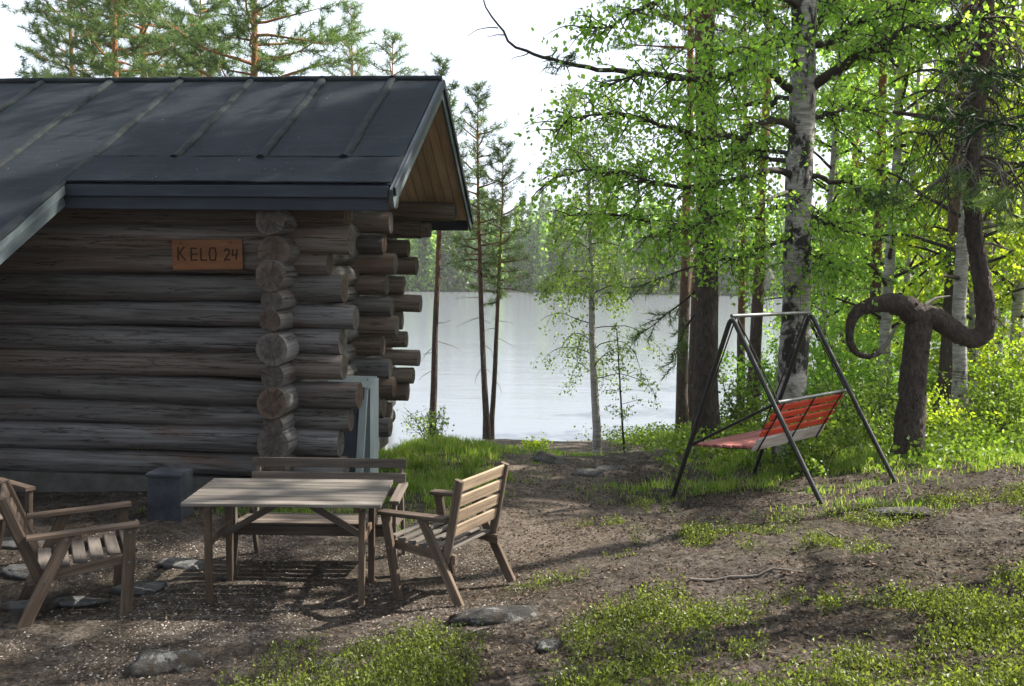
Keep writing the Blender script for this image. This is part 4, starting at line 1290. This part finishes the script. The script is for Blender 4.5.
Q, rr = smooth_path(P, r * np.interp(np.arange(len(r)), [0, 4, len(r) - 1], [1.2, 1.1, .7]), 70); gnarl(tg, Q, rr, 14); bark_plates(tg, Q, rr, 350, rg, .028)
P, r = cpath([(878, 353, .034), (886, 345, .026), (892, 335, .02), (897, 325, .008)]); tg.tube(P, r, 6, 1, True)
P, r = cpath([(872, 356, .03), (882, 352, .022), (890, 353, .012)]); tg.tube(P, r, 6, 1, True)
for k in range(11):                                # gnarled strands over the knot
    a = rg.uniform(-6, 6)
    P, r = cpath([(922, 312 + a * .4, .022, -.09), (905, 304 + a * .6, .03, -.07), (885, 301 + a * .8, .026, -.04), (866, 306 + a * .6, .014, 0)]); Q, rr = smooth_path(P, r, 12); tg.tube(Q + rg.normal(size=Q.shape) * .012, rr, 6, 0, True)
P, r = cpath([(918, 314, .03), (926, 304, .025), (936, 298, .018, .2), (950, 296, .01, .3)]); tg.tube(P, r, 6, 1, True)
P, r = cpath([(972, 160, .04), (950, 172, .03), (925, 190, .022, .1), (905, 205, .01, .2)]); tg.tube(P, r, 6, 1, True)
P, r = cpath([(974, 120, .04), (945, 120, .035), (920, 116, .03), (893, 112, .022)]); tg.tube(P, r, 7, 0, True)
P, r = cpath([(976, 245, .025), (990, 243, .02), (1010, 250, .008)]); tg.tube(P, r, 6, 1, True)
for k in range(120):                               # hanging dead twigs
    y = rg.uniform(-40, 190); s = rg.choice([-1, 1]); x0 = np.interp(y, [-40, 50, 150, 190], [989, 983, 973, 971])
    p0 = np.array(at(x0, y, 11.0) - V_)
    d = (s * rg.uniform(.5, 1), rg.uniform(-.6, .6), rg.uniform(-.3, .3))
    hm = int(rg.choice([1, 2, 2])); Q = limb(p0, d, rg.uniform(.35, 1.0), rg, 0, 1.4, 7, .25); tg.tube(Q, np.linspace(.014, .005, len(Q)), 4, hm, False)
    for j in range(4):
        q = along(Q, np.array([rg.uniform(.4, 1)]))[0]; Q2 = limb(q, (rg.normal() * .4, rg.normal() * .4, -.7), rg.uniform(.2, .55), rg, 0, .8, 5, .25); tg.tube(Q2, np.linspace(.007, .003, len(Q2)), 3, hm, False)
TP, TD = [], []
for x, y, dd in ((900, 195, 0), (880, 200, 0), (1005, 205, -.4), (985, 200, -.5), (1015, 225, -.3), (870, 205, .3), (960, 185, -.3)):
    for _ in range(16):
        TP.append(np.array(at(x + rg.normal() * 16, y + rg.normal() * 6, 11 + dd + rg.normal() * .2) - V_)); TD.append(unit(rg.normal(size=3) * np.array([1, 1, .3])))
for k in range(40):
    t = rg.uniform(0, 1); p0 = np.array(at(990, -80 - 220 * t, 11.0) - V_); az = k * 2.4
    Q = limb(p0, (math.cos(az), math.sin(az), .2), rg.uniform(.7, 1.8), rg, 0, -.1, 6, .15); tg.tube(Q, np.linspace(.025, .005, len(Q)), 5, 0, False)
    for u in np.linspace(.3, 1, 12): TP.append(along(Q, np.array([u]))[0] + rg.normal(size=3) * .15); TD.append(unit(rg.normal(size=3) + np.array([0, 0, .6])))
tufts(cg, np.array(TP), np.array(TD), .16, 16, .007, rg)
plant_tree('crooked_pine', 'crooked pine with elbow bend and curled dead limb', tg.mesh('crooked_trunk', [M['pine_bark_dark'], M['dead'], M['twig']]), cg.mesh('crooked_crown', M['needle']), cp)

# --- birches of the wood on the right
BV = []
for s, h, sp in ((71, 11.0, 2.4), (73, 12.5, 2.7), (79, 9.5, 2.2)):
    tg, cg = birch_geo(s, h, .105, .16, sp, 50, 9, 22, .085, (.3 * (s % 3 - 1), .2), .6)
    BV.append((tg, cg))
BT = [t.mesh('birch_trunk', [M['birch_bark2'], M['twig']]) for t, _ in BV]
BC = [c.mesh('birch_crown', M['leaf']) for _, c in BV]
BCY = []
for me in BC:
    m2 = me.copy(); m2.materials[0] = M['leaf_y']; BCY.append(m2)
WOOD = [
    (0, 884, 16, 0.3, 1.0, 0, 'white birch trunk framed by the curled dead limb'),
    (1, 965, 14, 1.2, 1.0, 1, 'pale birch trunk right under the elbow of the crooked pine'),
    (2, 975, 16, 2.2, 1.0, 1, 'birch trunk close behind the pale one under the elbow'),
    (0, 988, 19, 3.1, 1.0, 1, 'thin birch second from the elbow of the crooked pine'),
    (1, 998, 22, 4.4, .95, 1, 'thin birch third from the elbow of the crooked pine'),
    (2, 1016, 18, 5.0, 1.1, 1, 'birch at the right picture edge in the wood'),
    (1, 836, 24, .9, .95, 0, 'slim birch in the wood right of the red backrest'),
    (0, 858, 29, 2.8, 1.05, 0, 'far slim birch left of the curled dead limb'),
    (2, 928, 27, 1.7, 1.2, 1, 'yellow green birch in the wood behind the crooked trunk'),
    (0, 906, 23, 3.7, 1.0, 0, 'birch hidden behind the straight part of the crooked trunk'),
    (1, 948, 34, 4.9, 1.1, 1, 'distant yellow birch between pine and elbow'),
    (2, 1002, 38, .2, 1.3, 1, 'distant yellow birch deep in the wood at the right'),
    (0, 880, 40, 5.5, 1.1, 1, 'distant birch deep in the wood near the lake side'),
    (1, 820, 19, 3.9, .85, 0, 'birch with light green crown just behind the thick white birch'),
    (2, 655, 30, 2.0, .62, 0, None),
    (1, 1060, 20, 1.0, 1.05, 1, 'birch reaching into the picture at the right top corner'),
    (0, 1110, 16, 2.0, 1.0, 1, 'birch beyond the right picture edge'),
]
for v, px, d, rz_, sc, yl, lab in WOOD:
    if lab is None: continue
    plant_tree('birch_tree', lab, BT[v], (BCY if yl else BC)[v], spot(px, d), rz_, sc, 'birches of the wood on the right')
# unseen trees added beside the picture to cast shade on the yard
for k, (x, y, v) in enumerate(((9.0, 4.0, 2), (13, 5, 1))):
    plant_tree('birch_tree', 'unseen birch added beyond the right picture edge for shade', BT[v], BC[v], (x, y, g1(x, y)), k * 1.3, 1.0, 'birches beside the picture')
for k, (x, y, s) in enumerate(((8, 1.0, .9), (10, -4, 1), (9.8, 13.5, 1.0), (9.0, 9.7, 2.0))):
    plant_tree('pine_tree', 'unseen pine added beyond the right picture edge for shade', *(PE if s > 1.5 else PB), (x, y, g1(x, y)), k * 1.7, 1.0 if s > 1.5 else s, 'pines beside the picture')

# the wood goes on behind the photographer and left of the cabin
for k, (x, y, s, q) in enumerate(((-3.5, -3.5, 1.0, 0), (-7.5, -1.5, 1.0, 1), (1.5, -4.5, 1.0, 0), (5.0, -3.5, .9, 1), (-10, 2.5, 1.1, 0), (-5.5, -6, 1.1, 1), (-1, -7, 1.1, 1), (-12, -3, 1.1, 1), (3.5, -8, 1.1, 0), (-9.5, 6.5, .9, 1))):
    pm = PS if q == 0 else PB
    plant_tree('spruce_tree' if q == 0 else 'pine_tree', ('spruce' if q == 0 else 'pine') + ' of the wood standing behind the camera', *pm, (x, y, g1(x, y)), k * 1.1, s, 'trees behind the camera')

# --- spruce whose bough hangs into the top right corner
tg, cg = spruce_geo(83, 7.0, .10, .33, 1.75, 26, 9, .10, .004, .045)
plant_tree('spruce_tree', 'near spruce whose dark bough enters the right picture edge', tg.mesh('spruce_trunk', [M['spruce_bark'], M['dead']]), cg.mesh('spruce_crown', M['needle_dark']), (3.95, 5.3, g1(3.95, 5.3)), .9)

# --- bushes
def bush(name, label, px, d, h, w, seed, mat, n=900, ls=.05, cat='bush', group='bushes at the wood edge'):
    rg = np.random.default_rng(seed); tg, cg = Geo(), Geo()
    for k in range(14):
        az = rg.uniform(0, 6.28); el = rg.uniform(.5, 1.35)
        P = limb((rg.normal() * .06, rg.normal() * .06, 0), (math.cos(az) * math.cos(el) * w, math.sin(az) * math.cos(el) * w, math.sin(el)), h * rg.uniform(.6, 1.1), rg, 0, .2, 6, .18)
        tg.tube(P, np.linspace(.010, .003, len(P)), 4, 0, False)
        for j in range(5):
            q = along(P, np.array([rg.uniform(.25, 1)]))[0]; Q = limb(q, rg.normal(size=3) + np.array([0, 0, .5]), h * .35, rg, 0, .1, 4, .2)
            tg.tube(Q, np.linspace(.005, .002, len(Q)), 3, 0, False)
            m_ = n // 70; leaf_quads(cg, along(Q, rg.uniform(0, 1, m_)) + rg.normal(size=(m_, 3)) * .05, ls, rg, .0)
    t = thing(name, label, cat, spot(px, d), (0, 0, 0), group)
    link('stem', tg.mesh('stem', M['twig']), t); link('foliage', cg.mesh('foliage', M[mat]), t)


bush('juniper_bush', 'dense green bush under the red backrest of the swing', 818, 10.8, .75, 1.3, 91, 'shrub', 2600, .045)
bush('leafy_bush', 'loose leafy bush right of the swing before the crooked trunk', 862, 12.2, 1.15, .9, 92, 'shrub', 2200, .05)
bush('leafy_bush', 'green bush beside the lake between pine trunk and swing seat', 742, 14.5, 1.2, .8, 93, 'shrub', 2000, .05)
bush('leafy_bush', 'low bush at the foot of the thick white birch', 776, 12.2, .8, 1.2, 94, 'shrub', 1800, .05)
bush('leafy_bush', 'bush right of the crooked trunk in the wood', 945, 13.2, .8, 1.2, 95, 'leaf_y', 1800, .05)
bush('leafy_bush', 'bush at the right picture edge under the birches', 1005, 13.6, 1.0, 1.2, 96, 'shrub', 2200, .055)
bush('leafy_bush', 'upright bush in front of the swing side birch trunks', 890, 13.0, 1.3, .6, 97, 'shrub', 1800, .05)
bush('leafy_bush', 'yellowish bush on the shore below the slim pine', 535, 18.0, .42, 1.0, 98, 'leaf_y', 700, .05)
bush('leafy_bush', 'tiny bush at the water edge behind the cabin corner', 432, 15.5, .9, .7, 99, 'leaf_pale', 500, .05)

for k, (px, d, h, mt, lab) in enumerate((
        (832, 15.5, 2.2, 'leaf', 'tall thin bush between swing leg and curled limb'), (866, 17.5, 2.6, 'leaf', 'tall leafy shrub behind the curled dead limb'), (936, 17.0, 2.4, 'leaf_y', 'tall yellowish shrub right of the crooked trunk'),
        (960, 20.5, 3.0, 'leaf', 'tall green shrub among the white birch stems'), (1008, 16.0, 2.2, 'leaf_y', 'tall yellowish shrub at the right picture edge'), (786, 18.5, 2.4, 'leaf', 'tall shrub by the lake behind the thick white birch'), (905, 20.0, 3.0, 'leaf_y', 'tall shrub hidden behind the crooked trunk'), (985, 25.0, 3.4, 'leaf_y', 'distant tall shrub deep in the wood'))):
    bush('leafy_bush', lab, px, d, h, .55, 180 + k, mt, 3600, .075)

# --- wood on the far shore: one mass
tg, cg = Geo(), Geo()
rg = np.random.default_rng(101)
g = Geo()
for k in range(680):
    x = rg.uniform(-75, 130); row = rg.choice([0, 0, 1, 2, 3]); y = float(far_y(np.array(x))) + 1 + row * 7 + rg.uniform(0, 6)
    z = float(base_z(np.array([x]), np.array([y]))[0]); h = rg.uniform(11, 19) * (1 + .05 * row); w = rg.uniform(1.0, 2.2); kind = rg.random()
    g.tube([(x, y, z), (x, y, z + h * .9)], [.11, .03], 5, 0, False)
    n = 210
    f = rg.random(n) ** (.75 if kind < .55 else 1.0)
    cb_ = .03 if (kind < .5 or row == 0) else .3
    zz = z + h * (cb_ + (1 - cb_) * f); rr = w * (1 - f) ** (.8 if kind < .55 else .45) * np.sqrt(rg.random(n)) + .1; az = rg.uniform(0, 6.28, n)
    P = np.stack([x + rr * np.cos(az), y + rr * np.sin(az), zz], -1)
    leaf_quads(g, P, 1.0, rg, .6, .36, 1 if kind < .6 else 2)
link('far_forest', g.mesh('far_forest', [M['spruce_bark'], M['needle'], M['leaf']]), kind='stuff', label='dark mixed forest along the far lake shore', category='forest')


# ------------------------------------------------------------------ ground cover
def scatter(n, x0, x1, y0, y1, rg, fn, near=True):
    y = y0 * (y1 / y0) ** rg.random(n) if near else rg.uniform(y0, y1, n)
    x = rg.uniform(x0, x1, n)
    k = rg.random(n) < fn(x, y)
    return x[k], y[k]


rg = np.random.default_rng(111)
# grass
x, y = scatter(620000, -6, 11, 6.0, 24, rg, cover_grass)
k = (np.abs(x / y) < .75); x, y = x[k], y[k]
if len(x) > 190000: x, y = x[:190000], y[:190000]
n = len(x); z = gz(x, y)
hgt = rg.uniform(.035, .13, n) * (.55 + .9 * cover_grass(x, y)) * np.where((x < 0) & (y > 9.2), .85, .8) * (1 + .012 * y)
az = rg.uniform(0, 6.28, n); bend = rg.uniform(.1, .75, n) * hgt; ba = rg.uniform(0, 6.28, n); wd = .0012 + .00042 * y
sx_, sy_ = np.cos(az) * wd, np.sin(az) * wd; bx2, by2 = np.cos(ba) * bend, np.sin(ba) * bend
V = np.stack([np.stack([x - sx_, y - sy_, z - .01], -1), np.stack([x + sx_, y + sy_, z - .01], -1), np.stack([x + sx_ * .7 + bx2 * .35, y + sy_ * .7 + by2 * .35, z + hgt * .6], -1),
              np.stack([x - sx_ * .7 + bx2 * .35, y - sy_ * .7 + by2 * .35, z + hgt * .6], -1), np.stack([x + bx2, y + by2, z + hgt], -1)], 1).reshape(-1, 3)
b = np.arange(n) * 5
g = Geo(); g.add(V, np.stack([b, b + 1, b + 2, b + 3], -1), 0, False)
g2v = g.n; g.v, g.n = g.v, g.n
g.ls.append(np.full(n, 3, np.int32)); g.li.append(np.stack([b + 3, b + 2, b + 4], -1).ravel().astype(np.int32)); g.mi.append(np.zeros(n, np.int32)); g.sm.append(np.zeros(n, bool))
link('grass', g.mesh('grass', M['grass']), kind='stuff', label='green grass growing by the cabin and around the swing', category='grass')

# bilberry sprigs
x, y = scatter(36000, -3.2, 6.2, 2.6, 9, rg, cover_bil)
k = np.abs(x / y) < .66; x, y = x[k][:560], y[k][:560]; ck = 11; hc = np.repeat(rg.uniform(.45, 1.7, len(x)), ck); x = np.repeat(x, ck) + rg.normal(size=len(x) * ck) * .06; y = np.repeat(y, ck) + rg.normal(size=len(y) * ck) * .05
n = len(x); z = gz(x, y)
g = Geo(); h = rg.uniform(.03, .10, n) * hc; lx, ly = rg.normal(size=n) * .03, rg.normal(size=n) * .03
Pb = np.stack([x, y, z - .01], -1); Pt = np.stack([x + lx, y + ly, z + h], -1)
w = np.array([.0018, 0, 0]); V = np.stack([Pb - w, Pb + w, Pt], 1).reshape(-1, 3); g.add(V, np.arange(3 * n).reshape(-1, 3), 0, False)
m_ = 12; u = rg.random((n, m_, 1)) ** .7
P = (Pb[:, None] * (1 - u) + Pt[:, None] * u + rg.normal(size=(n, m_, 3)) * np.array([.016, .016, .008])).reshape(-1, 3)
leaf_quads(g, P, .020, rg, -.5, .28)
link('bilberry', g.mesh('bilberry', M['moss']), kind='stuff', label='low green bilberry sprigs covering the foreground bank', category='ground cover')

# leafy undergrowth below the wood
def cover_under(x, y):
    n = fbm(x * 1.1, y * 1.1, 77, 4)
    return smooth(10.6, 12.5, y) * smooth(1.6, 3.2, x) * smooth(.40, .55, n) * smooth(.5, 2.0, shore_y(x) - y) + .5 * smooth(9.3, 11, y) * smooth(2.6, 4.0, x) * smooth(.48, .6, n)


x, y = scatter(26000, 1, 20, 9.2, 34, rg, cover_under); x, y = x[:9000], y[:9000]
n = len(x); z = gz(x, y); g = Geo(); m_ = 10; h = rg.uniform(.1, .42, n)
P = np.stack([x, y, z], -1)[:, None] + rg.normal(size=(n, m_, 3)) * np.array([.09, .09, 0]) + np.array([0, 0, 1.0]) * (rg.random((n, m_, 1)) * h[:, None, None])
leaf_quads(g, P.reshape(-1, 3), .06, rg, -.2)
link('undergrowth', g.mesh('undergrowth', M['shrub']), kind='stuff', label='leafy undergrowth at the foot of the wood', category='undergrowth')

# dry litter
def cover_lit(x, y): return np.clip(1 - cover_grass(x, y) * .7, 0, 1) * np.clip(.25 + 1.2 * smooth(.35, .6, fbm(x * 1.3, y * 1.3, 55)), 0, 1) * (.35 + .65 * smooth(-.8, 0.5, x - (y - 6) * .15))


x, y = scatter(150000, -5, 8, 2.8, 13, rg, cover_lit); k = np.abs(x / y) < .66; x, y = x[k][:70000], y[k][:70000]; n = len(x)
P = np.stack([x, y, gz(x, y) + .004], -1)
th = rg.uniform(0, 6.28, n); el = rg.normal(size=n) * .35; L = (rg.uniform(.008, .03, n) * (1 + .03 * y))[:, None]; asp = rg.uniform(.15, .75, n)[:, None]
d = np.stack([np.cos(th) * np.cos(el), np.sin(th) * np.cos(el), np.abs(np.sin(el))], -1); s = np.stack([-np.sin(th), np.cos(th), rg.normal(size=n) * .3], -1)
V = np.stack([P, P + d * L * .5 + s * L * asp * .5, P + d * L, P + d * L * .5 - s * L * asp * .5], 1).reshape(-1, 3)
g = Geo(); g.add(V, np.arange(4 * n).reshape(n, 4), 0, False)
link('leaf_litter', g.mesh('leaf_litter', M['litter']), kind='stuff', label='dry brown leaves and needles strewn on the bare ground', category='litter')


# pale chips and gravel of the yard
def cover_chip(x, y): return smooth(1.15, .6, ell(x, y, -2.0, 6.3, 2.4, 1.9)) * smooth(.34, .58, fbm(x * 1.8, y * 1.8, 66)) * .95


def pebbles(name, cov, n0, box, size, mat, label, cat, lim, seed):
    rg = np.random.default_rng(seed)
    x, y = scatter(n0, *box, rg, cov, False); x, y = x[:lim], y[:lim]; n = len(x)
    o = np.array([[1, 0, 0], [-1, 0, 0], [0, 1, 0], [0, -1, 0], [0, 0, 1], [0, 0, -.6]], float)
    S = size * rg.uniform(.5, 1.5, (n, 1, 1)) * rg.uniform(.55, 1.2, (n, 1, 3)) * np.array([1, 1, .6]); th = rg.uniform(0, 6.28, n); c, s = np.cos(th), np.sin(th)
    V = o[None] * S * rg.uniform(.75, 1.2, (n, 6, 1)); Vx = V[..., 0] * c[:, None] - V[..., 1] * s[:, None]; Vy = V[..., 0] * s[:, None] + V[..., 1] * c[:, None]
    V = np.stack([Vx + x[:, None], Vy + y[:, None], V[..., 2] + (gz(x, y) + size * .12)[:, None]], -1).reshape(-1, 3)
    F0 = np.array([[0, 2, 4], [2, 1, 4], [1, 3, 4], [3, 0, 4], [2, 0, 5], [1, 2, 5], [3, 1, 5], [0, 3, 5]])
    g = Geo(); g.add(V, (F0[None] + (np.arange(n) * 6)[:, None, None]).reshape(-1, 3), 0, False)
    link(name, g.mesh(name, mat), kind='stuff', label=label, category=cat)


mg, nt = new_mat('gravel_chip'); gn = node(nt, 'ShaderNodeNewGeometry')
finish(nt, ramp(nt, gn.outputs['Random Per Island'], [(0, (.03, .023, .018)), (.5, (.085, .066, .054)), (.85, (.17, .145, .125)), (1, (.36, .33, .31))]), .9)
pebbles('gravel', cover_chip, 60000, (-5, .6, 4.4, 8.6), .008, mg, 'pale gravel and wood chips strewn around the table', 'gravel', 15000, 121)
mc, nt = new_mat('dark_debris'); gn = node(nt, 'ShaderNodeNewGeometry')
finish(nt, ramp(nt, gn.outputs['Random Per Island'], [(0, (.02, .016, .013)), (.6, (.06, .042, .03)), (1, (.16, .12, .09))]), .9)
pebbles('forest_debris', cover_lit, 40000, (-4, 8, 3, 13), .016, mc, 'dark pine cones and bark crumbs on the ground', 'debris', 14000, 122)


# rocks
def rock(name, label, x, y, sx, sy, sz, seed, mat='rock', cat='rock', group=None, sink=.47, rot=0.0):
    rg = np.random.default_rng(seed); nu, nv = 30, 13; g = Geo()
    u = np.arange(nu) * 2 * math.pi / nu; v = np.linspace(-math.pi / 2, math.pi / 2, nv)
    U, Vv = np.meshgrid(u, v)
    D = np.stack([np.cos(U) * np.cos(Vv), np.sin(U) * np.cos(Vv), np.sin(Vv)], -1)
    k1 = rg.normal(size=(10, 3)) * 2.2; ph = rg.uniform(0, 6.28, 10); bump_ = sum(np.sin(D @ k1[i] + ph[i]) for i in range(10)) * .055 + sum(np.sin(D @ (k1[i] * 3.1) + ph[i] * 2) for i in range(10)) * .03
    Dn = np.sign(D) * np.abs(D) ** .75
    P = Dn * (1 + bump_)[..., None]; P[0] = P[0].mean(0); P[-1] = P[-1].mean(0)
    P = P * np.array([sx, sy, sz])
    i = (np.arange(nv - 1)[:, None] * nu + np.arange(nu)[None]); j = (np.arange(nv - 1)[:, None] * nu + (np.arange(nu)[None] + 1) % nu)
    g.add(P.reshape(-1, 3), np.stack([i, j, j + nu, i + nu], -1).reshape(-1, 4), 0, True)
    o = link(name, g.mesh(name, M[mat])); o.location = (x, y, g1(x, y) + sz * (1 - 2 * sink)); o.rotation_euler = (rg.normal() * .06, rg.normal() * .06, rot)
    tag(o, label, cat, group); return o


def gp(px, py):
    """where the ray towards (px, py) meets the ground"""
    d = np.linspace(2.5, 40, 4000); v = CAM_M.to_3x3() @ Vector(((px - 512) / FPX, (343 - py) / FPX, -1.0)); v = np.array(v) / v.y
    zz = CAM_Z + v[2] * d; q = gz(v[0] * d, d); k = int(np.argmax(zz < q)); return float(v[0] * d[k]), float(d[k])


def rock_at(px, py, *a, **k):
    x, y = gp(px, py); return rock(a[0], a[1], x, y, *a[2:], **k)


rock_at(165, 668, 'rock', 'dark rock with pale lichen top at the bottom edge', .20, .10, .085, 131, rot=.35)
rock_at(500, 618, 'rock', 'flat grey rock slab just below the right chair', .30, .11, .055, 132, rot=.1)
rock_at(335, 668, 'rock', 'small pale rock among sprigs at the bottom edge', .10, .07, .03, 133)
rock_at(905, 512, 'rock', 'flat grey bedrock patch below the crooked pine', .30, .12, .035, 135, sink=.58)
rock_at(548, 648, 'rock', 'tiny grey stone in the bilberry sprigs', .07, .05, .03, 139)
rock_at(588, 474, 'rock', 'grey stones cropping out on the path to the lake', .22, .14, .04, 140, mat='flag')
rock_at(548, 462, 'rock', 'pale boulder beside the path near the shore', .24, .16, .11, 141, mat='flag')
rock_at(612, 470, 'rock', 'flat stone right of the path near the grass', .26, .14, .04, 142, mat='flag')
for k, (px, py, a, b, lab) in enumerate(((75, 604, .21, .10, 'flagstone under the seat of the near brown chair'), (140, 590, .20, .13, 'flagstone between near brown chair and table leg'), (40, 575, .25, .14, 'flagstone behind the near brown chair'),
                                         (20, 545, .25, .16, 'flagstone nearest the cabin wall at the left edge'), (185, 566, .17, .10, 'pale flagstone sunk beside the table'), (30, 608, .2, .1, 'flagstone at the left edge below the brown chair'))):
    rock_at(px, py, 'flagstone', lab, a, b, .035, 150 + k, mat='flag', cat='flagstone', group='flagstones in the yard', sink=.40)

# fallen sticks and a root on the bank
for k, (a, b, r_, lab) in enumerate((((772, 528), (780, 512), .006, 'pale stick standing up in the grass below the swing'), ((830, 534), (850, 545), .009, 'grey fallen stick on the bank below the crooked pine'),
                                     ((690, 580), (800, 572), .012, 'long thin root running over the brown bank'), ((440, 644), (490, 628), .010, 'pale root beside the flat grey slab'), ((880, 590), (960, 605), .012, 'dark root in the shade at the right side'))):
    xa, ya = gp(*a); xb, yb_ = gp(*b); n = 9; t = np.linspace(0, 1, n); X = xa + (xb - xa) * t + rg.normal(size=n) * .012; Y = ya + (yb_ - ya) * t + rg.normal(size=n) * .012
    Z = gz(X, Y) + r_ * .6
    g = Geo(); g.tube(np.stack([X, Y, Z], -1), np.linspace(r_, r_ * .5, n), 6)
    tag(link('fallen_stick', g.mesh('fallen_stick', M['dead'])), lab, 'stick')

# ------------------------------------------------------------------ humid air over the lake
g = Geo(); g.box((0, 480, 12), (1700, 1960, 40))
hz, nt = new_mat('pale_haze')
pv = node(nt, 'ShaderNodeVolumePrincipled'); pv.inputs['Density'].default_value = .00038
pv.inputs['Color'].default_value = (.97, .98, 1, 1); pv.inputs['Anisotropy'].default_value = .3
o_ = node(nt, 'ShaderNodeOutputMaterial'); nt.links.new(pv.outputs[0], o_.inputs['Volume'])
link('haze', g.mesh('haze', hz), kind='stuff')
